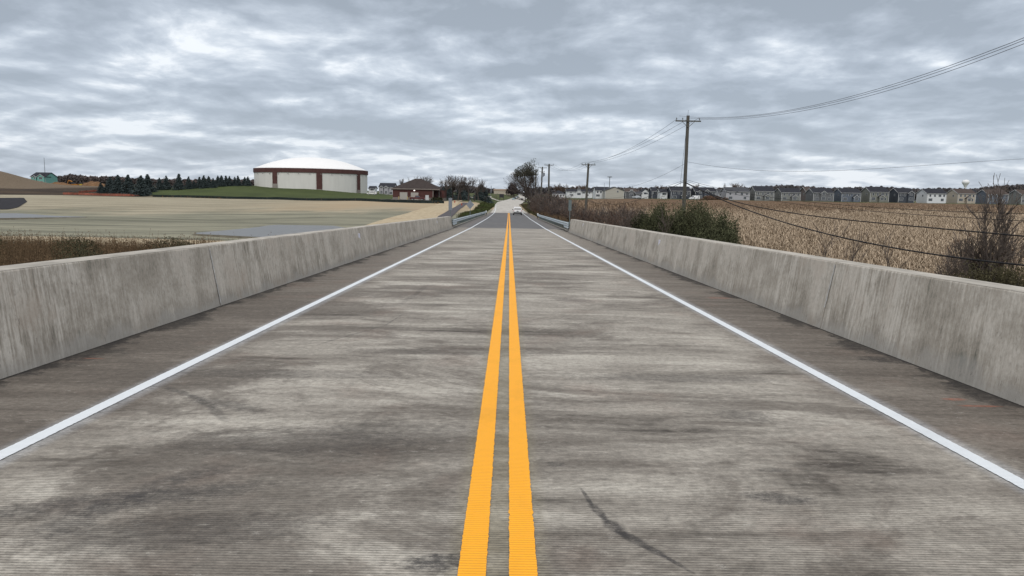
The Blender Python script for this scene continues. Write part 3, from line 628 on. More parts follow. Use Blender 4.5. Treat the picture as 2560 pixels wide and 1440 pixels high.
# ponds
def water_mat():
    mt, g, b, tc = newmat('pond_water')
    n = g.noise(g.scale(tc, (1, .5, 1)), 2.2, 4, .6)
    b.inputs['Base Color'].default_value = (0.10, 0.10, 0.098, 1); b.inputs['Roughness'].default_value = .35; b.inputs['Specular IOR Level'].default_value = .45
    bump(g, b, n, .05, .5); return mt
M_water = water_mat()
def pond(name, pix, z):
    pts = []
    for px, py in pix:
        d = ray(px, py); t = (CAM[2]-z)/-d[2]; pts.append((d[0]*t, d[1]*t))
    # densify and round
    P = np.array(pts); n = len(P); out_ = []
    for i in range(n):
        p0, p1, p2, p3 = P[i-1], P[i], P[(i+1) % n], P[(i+2) % n]
        for t in np.linspace(0, 1, 8, endpoint=False):
            out_.append(.5*((2*p1)+(-p0+p2)*t+(2*p0-5*p1+4*p2-p3)*t*t+(-p0+3*p1-3*p2+p3)*t**3))
    out_ = np.array(out_); c = out_.mean(0)
    mb = MB(); k = len(out_)
    mb.add([(x, y, z) for x, y in out_]+[(c[0], c[1], z)], [(i, (i+1) % k, k) for i in range(k)])
    o = mb.build(name, M_water); tag(o, kind='structure')
    rim = MB(); o2 = out_+(out_-c)/np.linalg.norm(out_-c, axis=1)[:, None]*.7
    rim.add([(x, y, z-.01) for x, y in out_]+[(x, y, tz(x, y)-.03) for x, y in o2], [(i, (i+1) % k, k+(i+1) % k, k+i) for i in range(k)])
    r = rim.build('pond_bank', mat('wet_mud', (0.11, 0.10, 0.075), .8, .3, 1)); tag(r, kind='structure')
pond('pond', [(487, 583), (560, 576), (640, 568), (690, 562), (800, 561.5), (850, 567), (900, 580), (760, 596), (640, 592), (560, 588)], -5.33)
pond('pond', [(-120, 534), (0, 533), (60, 534), (130, 539), (215, 542.5), (120, 543.5), (-120, 545)], -5.2)
# dark plastic tarp patch at far left basin edge
p = [G(x, y) for x, y in [(-60, 496), (60, 495), (68, 505), (45, 519), (20, 524), (-60, 524)]]
sheet('dark_mulch_bank', [(q[0], q[1]) for q in [p[0], p[1], p[2]]], [(q[0], q[1]) for q in [p[5], p[4], p[3]]], mat('black_mulch', (0.022, .022, .026), .9, .3, 1), .12, 20, 10)

# silt fence (dark) and orange safety fence
M_silt = mat('silt_fence_fabric', (0.020, 0.028, 0.028), .85, .3, 1)
M_stake = mat('wood_stake', (0.16, 0.12, 0.08), .9)
def fence(name, pts, h, mt, label, cat, step=3.0, stake=True, lean=.1):
    P = np.array([q[:2] for q in pts]); s = np.concatenate([[0], np.cumsum(np.linalg.norm(np.diff(P, axis=0), axis=1))]); n = int(s[-1]/step)+2
    q = np.linspace(0, s[-1], n); X = np.interp(q, s, P[:, 0]); Yv = np.interp(q, s, P[:, 1]); Z = terrain(X, Yv)
    th = empty(name, (X[0], Yv[0], Z[0])); tag(th, label, cat)
    o = th.location; rows = []
    for i in range(n):
        dz = random.uniform(-.12, .06)*h; dx = random.uniform(-lean, lean)
        rows.append([(X[i]-o.x, Yv[i]-o.y-.03, Z[i]-o.z-.1), (X[i]-o.x, Yv[i]-o.y-.03+dx*.5, Z[i]-o.z+h*.5), (X[i]-o.x+dx, Yv[i]-o.y-.03+dx, Z[i]-o.z+h+dz)])
    MB().loft(rows).build('fabric', mt, th, norm=False)
    if stake:
        mb = MB()
        for i in list(range(0, n))[:90]:
            m2 = MB().box(X[i]-o.x-.03, X[i]-o.x+.03, Yv[i]-o.y-.01, Yv[i]-o.y+.04, Z[i]-o.z-.2, Z[i]-o.z+h+.12); m2.build('stake', M_stake, th)
fence('silt_fence', [G(px, py) for px, py in [(383, 492.5), (480, 494.5), (560, 497), (700, 499), (850, 502), (960, 505), (1050, 508), (1110, 509)]], .95, M_silt, 'low black silt fence between the straw slope and the lawn', 'silt fence', 4.0)
M_orange = mat('orange_mesh', (0.36, 0.105, 0.07), .8, .4, 1.2, col2=(.14, .075, .055))
fence('safety_fence', [G(px, py) for px, py in [(157, 486), (200, 487), (250, 489), (300, 490), (348, 491)]], .85, M_orange, 'sagging orange safety fence in front of the leftmost spruces', 'safety fence', 3, True, .2)
fence('safety_fence', [G(px, py) for px, py in [(196, 483), (220, 480.5), (246, 479)]], .9, M_orange, 'short orange safety fence on the bare soil left of the spruces', 'safety fence', 3, True, .2)

# ------------------------------------------------------------------ vegetation helpers
M_bark = mat('grey_bark', (0.068, 0.058, 0.052), .95, .3, 2)
M_twig = mat('bare_twigs', (0.098, 0.082, 0.076), .95, .35, .8)
M_twig2 = mat('reddish_twigs', (0.130, 0.094, 0.078), .95, .35, .8)
M_twig3 = mat('grey_brown_twigs', (0.13, 0.108, 0.095), .95, .35, .8)
M_leafdk = mat('dark_olive_leaves', (0.055, 0.06, 0.032), .9, col2=(0.022, 0.024, 0.014), sc=.9)
M_leafws = mat('grey_olive_leaves', (0.085, 0.085, 0.060), .9, col2=(0.036, 0.038, 0.030), sc=1.2)
M_leafol = mat('olive_brown_leaves', (0.105, 0.095, 0.052), .9, col2=(0.042, 0.038, 0.024), sc=.9)
M_leafgr = mat('willow_leaves', (0.105, 0.112, 0.060), .85, col2=(0.036, 0.040, 0.024), sc=1.3)
M_spruce = mat('spruce_needles', (0.092, 0.118, 0.120), .9, col2=(0.036, 0.050, 0.052), sc=1.2)
M_dead = mat('dead_leaves', (0.15, 0.098, 0.07), .9, .4, 1)
def grow(p, d, L, r, lev, maxlev, segs, tips, spread=.6, bias=(0, 0, .12), kids=(3, 5), minr=.012, shrink=.62):
    n = 3 if lev < maxlev else 2; q = Vector(p); dd = Vector(d).normalized(); rr = r
    for i in range(n):
        dd = (dd+Vector((random.gauss(0, .13), random.gauss(0, .13), random.gauss(0, .10)))+Vector(bias)*.5).normalized()
        q2 = q+dd*(L/n); r2 = max(minr, rr*(.80 if lev else .86)); segs.append((*q, *q2, rr, r2, lev))
        if lev < maxlev and (lev > 0 or i > 0):
            for _ in range(random.randint(*kids) if lev else random.randint(2, 4)):
                a = random.uniform(0, 2*math.pi); u = dd.orthogonal().normalized(); v = dd.cross(u)
                s_ = spread*random.uniform(.6, 1.3); nd = (dd*(1-.3*s_)+(u*math.cos(a)+v*math.sin(a))*s_+Vector(bias)).normalized()
                grow(q2, nd, L*shrink*random.uniform(.7, 1.15), max(minr, r2*.55), lev+1, maxlev, segs, tips, spread, bias, kids, minr, shrink)
        q = q2; rr = r2
    tips.append(tuple(q))
def bare_tree(name, H, twm=None, seed=1, maxlev=3, spread=.6, bias=(0, 0, .12), trunk=.28, minr=.02, kids=(2, 4), multi=1, leaves=0, leafmat=None, leafsize=.25, low=.3):
    random.seed(seed); segs = []; tips = []
    for k_ in range(multi):
        a = random.uniform(0, 6.28); t = 0 if multi == 1 else random.uniform(.15, .55)
        p0 = Vector((math.cos(a), math.sin(a), 0))*(0 if multi == 1 else random.uniform(.1, .5)*H*.12)
        hh = H*(.55 if multi == 1 else random.uniform(.40, .62))
        grow(p0, (math.cos(a)*t, math.sin(a)*t, 1), hh, trunk*H/10, 0, maxlev, segs, tips, spread, bias, kids, minr)
    A = np.array(segs); hmax = A[:, 5].max(); f = H/hmax; A[:, :6] *= f
    th = empty(name)
    tr = A[A[:, 8] == 0]; V, Fc = seg_tubes(tr[:, :8], 6); arr_mesh('trunk', V, Fc, M_bark, th)
    cr = A[A[:, 8] > 0]; V, Fc = seg_tubes(cr[:, :8], 3); arr_mesh('crown', V, Fc, twm or M_twig, th)
    if leaves:
        T = np.array(tips)*f; C = T[rng.integers(0, len(T), leaves)]+rng.normal(size=(leaves, 3))*leafsize*1.5
        quads('foliage', leaf_quads(C, leafsize, 1.4), leafmat, th)
    return th
protos = []
def park(o):            # first placement is the prototype itself
    protos.append(o); o['_used'] = 0; return o
def place(o, x, y, rz=0, sc=1.0, z=None, label='', cat='tree', group=None):
    zz_ = tz(x, y)-.1 if z is None else z
    if not o.get('_used'):
        o['_used'] = 1; o.location = (x, y, zz_); o.rotation_euler = (0, 0, rz); o.scale = (sc, sc, sc) if np.isscalar(sc) else sc; r = o
    else: r = dup(o, (x, y, zz_), rz, sc)
    tag(r, label, cat, group); return r
# spruces
def spruce(seed, H=10.0, Rb=3.3):
    r_ = np.random.default_rng(seed); th = empty('spruce_tree')
    MB().tube([(0, 0, -.3), (0, 0, H*.95)], [.16, .02], 6).build('trunk', M_bark, th)
    C = []; 
    lev = 34
    for i in range(lev):
        t = i/lev; z = H*(.03+.96*t); rad = Rb*(1-t)**.85*(1+.16*r_.normal())+.10; nb = int(7+12*(1-t))
        for b_ in range(nb):
            a = r_.random()*6.283; rr_ = rad*(.78+.35*r_.random()); m_ = int(7+22*(1-t))
            s_ = r_.random(m_)**.6; C.append(np.stack([np.cos(a)*rr_*s_, np.sin(a)*rr_*s_, z-rr_*.24*s_+.10*r_.normal(size=m_)+.12*(s_ > .9)], 1)+r_.normal(size=(m_, 3))*[.13, .13, .05])
    C = np.concatenate(C); quads('crown', leaf_quads(C, .26, 1.6, 0), M_spruce, th); return th
SP = [park(spruce(s)) for s in (11, 12, 13)]
# (px centre, top y, base y, depth Y)
sps = [(253, 455, 484, 318), (276, 440, 488, 322), (297, 436, 488, 318), (322, 435, 490, 314), (354, 437, 492, 304), (371, 434, 484, 322), (400, 443, 480, 335), (417, 438, 479, 335), (449, 433, 478, 332), (473, 440, 477, 334), (486, 450, 477, 336),
       (500, 441, 476, 338), (511, 437, 476, 336), (523, 439, 475, 342), (534, 444, 475, 337), (546, 438, 474, 346), (555, 437, 474, 344), (566, 438, 473, 350), (575, 439, 472, 348), (588, 441, 471, 352), (596, 438, 470, 350), (613, 441, 468, 354), (621, 440, 467, 352)]
spn = len(sps)
for i, (px, yt, yb, Y) in enumerate(sps):
    x = atx(px, Y); z = tz(x, Y); zt = at(px, yt, Y)[2]; h = zt-z
    big_ = {4: 'frontmost blue-green spruce of the row, beside the lawn edge'}.get(i, '%s spruce from the left in the row beside the tank' % ORD[i] if i < len(ORD) else 'spruce')
    place(SP[i % 3], x, Y, rng.random()*6, (h/10*(1.36 if i < 6 else 1.15), h/10*(1.3 if i < 6 else 1.15), h/10), label=big_, cat='tree', group='spruces in the row left of the tank')

# ------------------------------------------------------------------ domed tank
tk = empty('storage_tank', (atx(780, 370, 470), 370.0, 0)); tag(tk, 'huge round white tank with a low dome and dark red band on the lawn mound', 'storage tank')
RT = 142/F*370*.958; zr = 11.55
M_tankw = mat('tank_white_wall', (0.60, 0.60, 0.575), .85, .06, .5, stretch=(1, 1, .15)); M_dome = mat('tank_dome_white', (0.76, 0.77, 0.78), .6, .02, .5)
M_tred = mat('tank_dark_red', (0.088, 0.046, 0.043), .85, .15, .6); M_stone = mat('tank_pilaster_stone', (0.24, 0.22, 0.20), .9, .15, 1)
MB().lathe([(RT-.25, -4), (RT-.25, zr-1.95)], 128).build('wall', M_tankw, tk, True)
MB().lathe([(RT-.25, zr-1.955), (RT+.12, zr-1.95), (RT+.12, zr), (RT-.5, zr+.02)], 128).build('upper_band', M_tred, tk, False)
Rs = (RT**2+6.1**2)/(2*6.1); dome = [(RT-.45, zr)]+[(Rs*math.sin(a), zr-.05+Rs*math.cos(a)-(Rs-6.1)) for a in np.linspace(math.asin((RT-.5)/Rs), 0.0001, 26)]
MB().lathe(dome, 128).build('dome', M_dome, tk, True)
for ad in range(8):
    tgt = {0: 500.0, 1: 687.0, 2: 798.0, 3: 896.5}.get(ad)
    if tgt is None or ad == 0: continue
    cand = np.radians(np.arange(-75, 80, .25)); dif = [abs(tk.location.x+RT*math.sin(q)-atx(tgt, 370-RT*math.cos(q), 450)) for q in cand]; th_ = float(cand[int(np.argmin(dif))])
    # angle measured from the direction towards the camera (-Y), positive to +X
    base_a = -math.pi/2+th_; hw_ = 7.0/142*(.98)
    dw = hw_*1.0
    MB().lathe([(RT-.1, 2.0 if ad > 1 else 4.2), (RT+.10, 2.0 if ad > 1 else 4.2), (RT+.10, zr-1.95)], 6, a0=base_a-dw, a1=base_a+dw).build('pilaster', M_tred, tk)
    MB().lathe([(RT-.1, -3), (RT+.16, -3), (RT+.16, 2.1 if ad > 1 else 4.3), (RT-.1, 2.15 if ad > 1 else 4.35)], 6, a0=base_a-dw*1.05, a1=base_a+dw*1.05).build('pilaster_base', M_stone, tk)
for k_ in range(14):
    a = -math.pi/2+R(-50+k_*10.5); q = MB().box(-.15, .15, -.15, .15, -.15, .15); q.v = [(vx+(RT+.1)*math.cos(a), vy+(RT+.1)*math.sin(a), vz+zr-2.5) for vx, vy, vz in q.v]
    q.build('wall_light', mat('fixture_grey', (.3, .3, .3)), tk)

# ------------------------------------------------------------------ houses
M_glass = mat('dark_window_glass', (0.035, 0.045, 0.06), .15, .2, 1, spec=.6); M_trim = mat('white_trim', (0.50, 0.51, 0.52), .7, .05)
M_roofd = mat('dark_shingle_roof', (0.030, 0.032, 0.040), .95, .2, .8); M_roofb = mat('brown_shingle_roof', (0.072, 0.058, 0.053), .95, .2, .8); M_roofg = mat('grey_shingle_roof', (0.060, 0.063, 0.072), .95, .2, .8)
def siding(name, col): 
    return mat(name, col, .85, .08, 2, stretch=(.1, .1, 3))
WALLS = {'white': siding('white_siding', (0.62, 0.64, 0.66)), 'cream': siding('cream_siding', (0.40, 0.385, 0.345)), 'slate': siding('slate_siding', (0.066, 0.075, 0.092)), 'blue': siding('blue_grey_siding', (0.125, 0.145, 0.18)),
         'grey': siding('grey_siding', (0.21, 0.215, 0.21)), 'lgrey': siding('light_grey_siding', (0.37, 0.37, 0.40)), 'brown': siding('brown_siding', (0.125, 0.105, 0.10)), 'teal': mat('green_sheathing', (0.16, 0.36, 0.32), .8, .08, .6),
         'beige': siding('beige_siding', (0.40, 0.36, 0.30)), 'green': siding('sage_siding', (0.19, 0.195, 0.175)), 'mid': siding('mid_grey_siding', (0.15, 0.155, 0.165))}
def window(th, x0, x1, z0, z1, y, mull=1, face='y', xs=0, trim=True):
    """window on the front (y) or on the side (x) wall; a frame with its pane"""
    def pr(mb):
        if face == 'x': mb.v = [(xs+(vy-y), vx, vz) for vx, vy, vz in mb.v]
        return mb
    fr = pr(MB().box(x0-.09, x1+.09, y-.05, y+.05, z0-.09, z1+.09)); f = fr.build('window', M_trim, th)
    pn = MB(); n = mull; w_ = (x1-x0)/n
    for i in range(n):
        zc = (z0+z1)/2
        pn.box(x0+i*w_+.05, x0+(i+1)*w_-.05, y-.08, y-.04, z0, zc-.03); pn.box(x0+i*w_+.05, x0+(i+1)*w_-.05, y-.08, y-.04, zc+.03, z1)
    pr(pn).build('pane', M_glass, f)
def gable_roof(x0, x1, y0, y1, ze, rise, axis='x', ov=.4, th_=.18):
    mb = MB()
    if axis == 'x':   # ridge along x
        yc = (y0+y1)/2
        pol = [(y0-ov, ze-ov*rise/((y1-y0)/2)), (yc, ze+rise), (y1+ov, ze-ov*rise/((y1-y0)/2)), (y1+ov, ze-ov*rise/((y1-y0)/2)-th_), (yc, ze+rise-th_), (y0-ov, ze-ov*rise/((y1-y0)/2)-th_)]
        mb.prism(pol, x0-ov, x1+ov, 'x')
    else:
        xc = (x0+x1)/2
        pol = [(x0-ov, ze-ov*rise/((x1-x0)/2)), (xc, ze+rise), (x1+ov, ze-ov*rise/((x1-x0)/2)), (x1+ov, ze-ov*rise/((x1-x0)/2)-th_), (xc, ze+rise-th_), (x0-ov, ze-ov*rise/((x1-x0)/2)-th_)]
        mb.prism(pol, y0-ov, y1+ov, 'y')
    return mb
def hip_roof(x0, x1, y0, y1, ze, rise, ov=.5, rl=None):
    x0 -= ov; x1 += ov; y0 -= ov; y1 += ov; d_ = min(y1-y0, x1-x0)/2; yc = (y0+y1)/2; xc = (x0+x1)/2
    a, b_ = (x0+d_, x1-d_) if rl is None else (xc-rl/2, xc+rl/2)
    if a >= b_: a, b_ = xc-.2, xc+.2
    return MB().add([(x0, y0, ze), (x1, y0, ze), (x1, y1, ze), (x0, y1, ze), (a, yc, ze+rise), (b_, yc, ze+rise), (x0, y0, ze-.2), (x1, y0, ze-.2), (x1, y1, ze-.2), (x0, y1, ze-.2)],
                    [(0, 1, 5, 4), (1, 2, 5), (2, 3, 4, 5), (3, 0, 4), (6, 7, 1, 0), (7, 8, 2, 1), (8, 9, 3, 2), (9, 6, 0, 3), (9, 8, 7, 6)])
def house(x0px, x1px, ytop, wall, roof, label, Y=412, d=11, style='x', bump_=None, gables=(), wh=5.5, base=None, group='houses across the field', lowwin=True, side_lap=True, name='house', ybase=None, nowin=False):
    xl = atx(x0px, Y+(d if x0px > 1320 else 0)); xr = atx(x1px, Y+(0 if x1px > 1320 else d))
    z0 = tz((xl+xr)/2, Y) if base is None else base
    if ybase: z0 = at((x0px+x1px)/2, ybase, Y)[2]
    w_ = xr-xl; zt = at((x0px+x1px)/2, ytop, Y+d/2)[2]-z0; wh = min(wh, zt*.68); rise = zt-wh
    th = empty(name, (xl, Y, z0)); tag(th, label, 'house', group)
    wm = WALLS[wall]; rm = {'d': M_roofd, 'b': M_roofb, 'g': M_roofg}[roof]
    body = MB()
    if style == 'x':
        body.prism([(0, -1), (0, wh), (d/2, wh+rise-.25), (d, wh), (d, -1)], 0, w_, 'x'); rf = gable_roof(0, w_, 0, d, wh, rise, 'x')
    elif style == 'y':
        body.prism([(0, -1), (0, wh), (w_/2, wh+rise-.25), (w_, wh), (w_, -1)], 0, d, 'y'); rf = gable_roof(0, w_, 0, d, wh, rise, 'y')
    else:
        body.box(0, w_, 0, d, -1, wh); rf = hip_roof(0, w_, 0, d, wh+.1, rise-.1)
    body.build('wall', wm, th); roof_o = rf.build('roof', rm, th)
    for (gx0, gx1, proj, gz) in gables:
        a, b_ = gx0*w_, gx1*w_; e = wh*gz; rs_ = (b_-a)*.36
        MB().prism([(a, -1), (a, e), ((a+b_)/2, e+rs_-.2), (b_, e), (b_, -1)], -proj, 1.0 if gz < .9 else d*.45, 'y').build('wing', wm, th)
        gable_roof(a, b_, -proj, 1.0 if gz < .9 else d*.45, e, rs_, 'y', .3).build('wing_roof', rm, th)
        # white rake boards
        rk = MB(); rk.prism([(a-.35, e-.30), ((a+b_)/2, e+rs_-.02), (b_+.35, e-.30), (b_+.35, e-.52), ((a+b_)/2, e+rs_-.28), (a-.35, e-.52)], -proj-.36, -proj-.32, 'y'); rk.build('rake_trim', M_trim, th)
        c_ = (a+b_)/2; hw_ = (b_-a)*.30
        if lowwin: window(th, c_-hw_, c_+hw_, .9, 2.3, -proj, 3)
        if gz > .9: window(th, c_-hw_*.7, c_+hw_*.7, 3.6, 4.8, -proj, 2)
    # corner boards and rakes
    MB().box(-.08, .14, -.08, -.02, -.2, wh).build('corner_trim', M_trim, th); MB().box(w_-.14, w_+.08, -.08, -.02, -.2, wh).build('corner_trim', M_trim, th)
    if style == 'x':
        MB().prism([(-.42, wh-.42*rise/(d/2)-.05), (d/2, wh+rise-.05), (d+.42, wh-.42*rise/(d/2)-.05), (d+.42, wh-.42*rise/(d/2)-.32), (d/2, wh+rise-.33), (-.42, wh-.42*rise/(d/2)-.32)], -.47, -.41, 'x').build('rake_trim', M_trim, th)
        MB().box(0, w_, -.47, -.42, wh-.42*rise/(d/2)-.2, wh-.42*rise/(d/2)-.04).build('fascia', M_trim, th)
    ng = [(g_[0]*w_, g_[1]*w_) for g_ in gables]
    def free(a, b_, upper):
        return all(b_ < q[0]-.2 or a > q[1]+.2 or (upper and gables[i][3] < .9) for i, q in enumerate(ng))
    if nowin: window(th, w_*.62, w_*.70, wh*.75, wh*.95, 0, 1)
    else:
        for fx, n_, z_ in [(.16, 1, 1), (.40, 1, 1), (.66, 2, 1), (.88, 1, 1), (.18, 3, 0), (.80, 2, 0)]:
            ww = .55*n_; a, b_ = fx*w_-ww*.5-.2, fx*w_+ww*.5+.2
            if a < .3 or b_ > w_-.3: continue
            if free(a, b_, z_ == 1): window(th, a, b_, wh*.62 if z_ else wh*.16, wh*.84 if z_ else wh*.42, 0, n_)
        if x0px > 1900: window(th, d*.35, d*.45, wh*.62, wh*.8, 0, 1, 'x', 0)
    return th
H = house
H(1414, 1481, 473, 'white', 'd', 'long white townhouse row with dark roof, farthest left beyond the field', Y=470, d=10, gables=((.36, .58, .6, .95),), ybase=491)
H(1482, 1522, 467, 'white', 'd', 'white house with dark roof between the townhouse row and the cream gable', Y=440, d=14, style='x', ybase=494)
H(1506, 1560, 467, 'cream', 'g', 'cream house with broad plain gable wall facing the field', Y=425, d=12, style='y', ybase=495, gables=(), nowin=True)
H(1556, 1592, 471, 'mid', 'b', 'dark grey house with brown roof right of the cream gable', Y=428, d=11, gables=((.25, .75, .8, .95),), ybase=495)
H(1585, 1604, 479, 'slate', 'g', 'small slate garage with grey roof beside the parked car', Y=424, d=8, style='x', ybase=495, wh=3)
H(1597, 1622, 472, 'white', 'd', 'narrow white house seen behind the slate garage', Y=445, d=10, style='y', ybase=495)
H(1621, 1644, 468, 'slate', 'd', 'narrow slate house left of the wrapped white house', Y=425, d=11, style='x', ybase=497)
H(1641, 1668, 472, 'white', 'd', 'unfinished white wrapped house beside the pole', Y=416, d=11, style='x', ybase=498)
H(1667, 1726, 466, 'slate', 'd', 'dark slate house directly behind the big utility pole', gables=((.50, .76, 1.6, .5),), ybase=499)
H(1726, 1789, 468, 'slate', 'd', 'slate house with two white trimmed gables right of the big pole', gables=((.10, .36, .8, .95), (.40, .72, .6, .95)), ybase=499.5)
H(1786, 1806, 473, 'lgrey', 'g', 'small pale house behind the brush pile', Y=430, d=9, ybase=500)
H(1802, 1874, 468, 'lgrey', 'g', 'pale lavender grey house with wide plain back wall', ybase=501)
H(1872, 1935, 465, 'grey', 'd', 'grey house with tall dark roof next to the pale lavender one', gables=((.45, .75, 1.8, .5),), ybase=502)
H(1936, 2001, 470, 'grey', 'd', 'grey house with low dark roof left of the brown houses', gables=((.50, .80, 1.8, .5),), ybase=502.5, wh=5.4)
H(1998, 2030, 467, 'brown', 'b', 'brown roofed house standing behind the dark gabled house', Y=440, d=11, ybase=502)
H(2014, 2084, 471, 'mid', 'd', 'dark taupe house with central tall gable and two storey windows', gables=((.32, .62, 1.0, .95),), ybase=503)
H(2083, 2152, 471, 'blue', 'd', 'blue grey house with sunroom on its right half', gables=((.55, .85, 1.8, .5),), ybase=503.5)
H(2152, 2222, 467, 'green', 'd', 'sage grey house with tall roof and a sunroom', gables=((.42, .70, 1.8, .5),), ybase=504)
H(2221, 2286, 470, 'slate', 'd', 'dark slate house with covered porch left of the bright white house', gables=((.55, .92, 1.0, .95),), ybase=504.5)
H(2291, 2366, 472, 'white', 'd', 'bright white house with black roof and many windows', ybase=506)
H(2366, 2439, 472, 'beige', 'b', 'beige house with brown roof below the water tower', gables=((.42, .68, 1.8, .5),), ybase=506.5)
H(2440, 2521, 474, 'blue', 'b', 'slate blue house with brown roof behind the tall bare tree', ybase=507.5)
H(2521, 2592, 474, 'grey', 'b', 'grey house with brown roof cut by the right edge', ybase=508.5)
# back row of roofs
for i, (a, b_, yt, wl, rf, Y) in enumerate([(1380, 1412, 476, 'white', 'd', 500), (2038, 2066, 467.5, 'brown', 'd', 470), (2100, 2128, 468, 'mid', 'd', 470), (2240, 2275, 468, 'mid', 'd', 475), (2410, 2440, 471, 'slate', 'd', 470), (2470, 2510, 468, 'beige', 'b', 480), (1740, 1765, 472, 'mid', 'd', 470), (1985, 2012, 470, 'lgrey', 'g', 480), (2310, 2330, 473, 'mid', 'g', 480)]):
    H(a, b_, yt, wl, rf, '%s from the left among the rooftops showing behind the front row of houses' % ORD[i], Y=Y, d=10, style='hip', ybase=500, group='back row of houses')
# teal house left
H(80, 146, 431, 'teal', 'd', 'unfinished house in green sheathing beside the spoil mound', Y=450, d=12, gables=((.50, .99, 1.0, .98), (.2, .42, .8, .97)), ybase=463, group='houses on the left')
H(948, 992, 457.5, 'lgrey', 'd', 'pale grey house with two steep gables between tank and brick building', Y=400, d=11, gables=((.05, .30, 1, .95), (.36, .62, 1, .95)), ybase=488, group='houses on the left')
H(922, 943, 465, 'white', 'd', 'low white house just right of the tank', Y=460, d=9, ybase=484, group='houses on the left')

# ------------------------------------------------------------------ brick pump building
M_brick = mat('dark_red_brick', (0.085, 0.040, 0.037), .9, .2, 1.5, detail=8); M_block = mat('pale_block_base', (0.20, 0.175, 0.16), .9, .12, 2)
M_door = mat('beige_roller_door', (0.36, 0.34, 0.31), .7, .06, 2, stretch=(.1, .1, 6)); M_roofbr = mat('brown_roof_shingle', (0.048, 0.039, 0.037), .95, .2, 1)
YB = 280.0; xl = atx(982, YB, 499); xr = atx(1082, YB, 499); zb = at(1040, 500.5, YB)[2]; ze = at(1040, 473, YB)[2]-zb; zt = at(1040, 447, YB+9)[2]-zb
bb = empty('brick_building', (xl, YB, zb)); tag(bb, 'dark red brick utility building with brown hipped roof and two roller doors', 'building')
w_ = xr-xl; sx = w_/100.0; D_ = 17
px2 = lambda p: (p-982)*sx
MB().box(0, w_, 0, D_, 1.0, ze).build('wall', M_brick, bb); MB().box(-.04, w_+.04, -.04, D_+.04, -1.5, 1.0).build('base_course', M_block, bb)
MB().box(w_, px2(1108), 3, D_-2, 1.0, ze*.93).build('side_wing', M_brick, bb); MB().box(w_+.03, px2(1108)+.04, 2.96, D_-2.04, -1.5, 1.0).build('side_wing_base', M_block, bb)
hip_roof(0, px2(1096), 0, D_, ze+.25, zt-ze-.2, .5, rl=2.5).build('roof', M_roofbr, bb); MB().box(-.55, px2(1096)+.55, -.58, -.52, ze-.15, ze+.22).build('fascia', M_block, bb)
for a, b_ in [(999.5, 1018.5), (1027, 1046)]: MB().box(px2(a), px2(b_), -.10, -.05, 0.05, ze*.70).build('roller_door', M_door, bb)
MB().box(px2(1063.5), px2(1072), -.10, -.05, 0.05, ze*.48).build('door', M_trim, bb)
for p_ in (1082.5, 1096): MB().box(px2(p_)-.15, px2(p_)+.15, -.16 if p_ < 1090 else 2.8, 0 if p_ < 1090 else 3.0, -.3, ze).build('downspout', M_block, bb)
for k_ in range(5): MB().box(px2(1086+k_*3.6), px2(1087+k_*3.6), 2.88, 2.98, 1.2, ze*.85).build('wall_slot', M_term, bb)
lm = bpy.data.materials.new('wall_lamp_glow'); lm.use_nodes = True; lm.node_tree.nodes['Principled BSDF'].inputs['Emission Color'].default_value = (1, .97, .9, 1); lm.node_tree.nodes['Principled BSDF'].inputs['Emission Strength'].default_value = 1.6
MB().box(px2(1036)-.22, px2(1036)+.22, -.35, -.02, ze*.84, ze*.84+.35).build('wall_lamp', lm, bb)
M_boly = mat('yellow_bollard', (0.42, 0.33, 0.15), .7)
for i, p_ in enumerate((998, 1019.5, 1026)):
    o = MB().tube([(0, 0, -.3), (0, 0, 1.15), (0, 0, 1.3)], [.15, .15, .08], 10).build('bollard', M_boly); o.location = (xl+px2(p_), YB-1.0, zb); tag(o, ['pale yellow bollard left of the left roller door', 'pale yellow bollard between the two roller doors, nearer the left one', 'pale yellow bollard just left of the right roller door'][i], 'bollard', 'bollards at the roller doors')
tag(sheet('driveway', [(xl-18, YB-3.5), (xl, YB-6), (xr+12, YB-8)], [(xl-16, YB-1), (xl, YB-.1), (xr+12, YB-.2)], M_asph, .12, 30, 5), kind='structure')

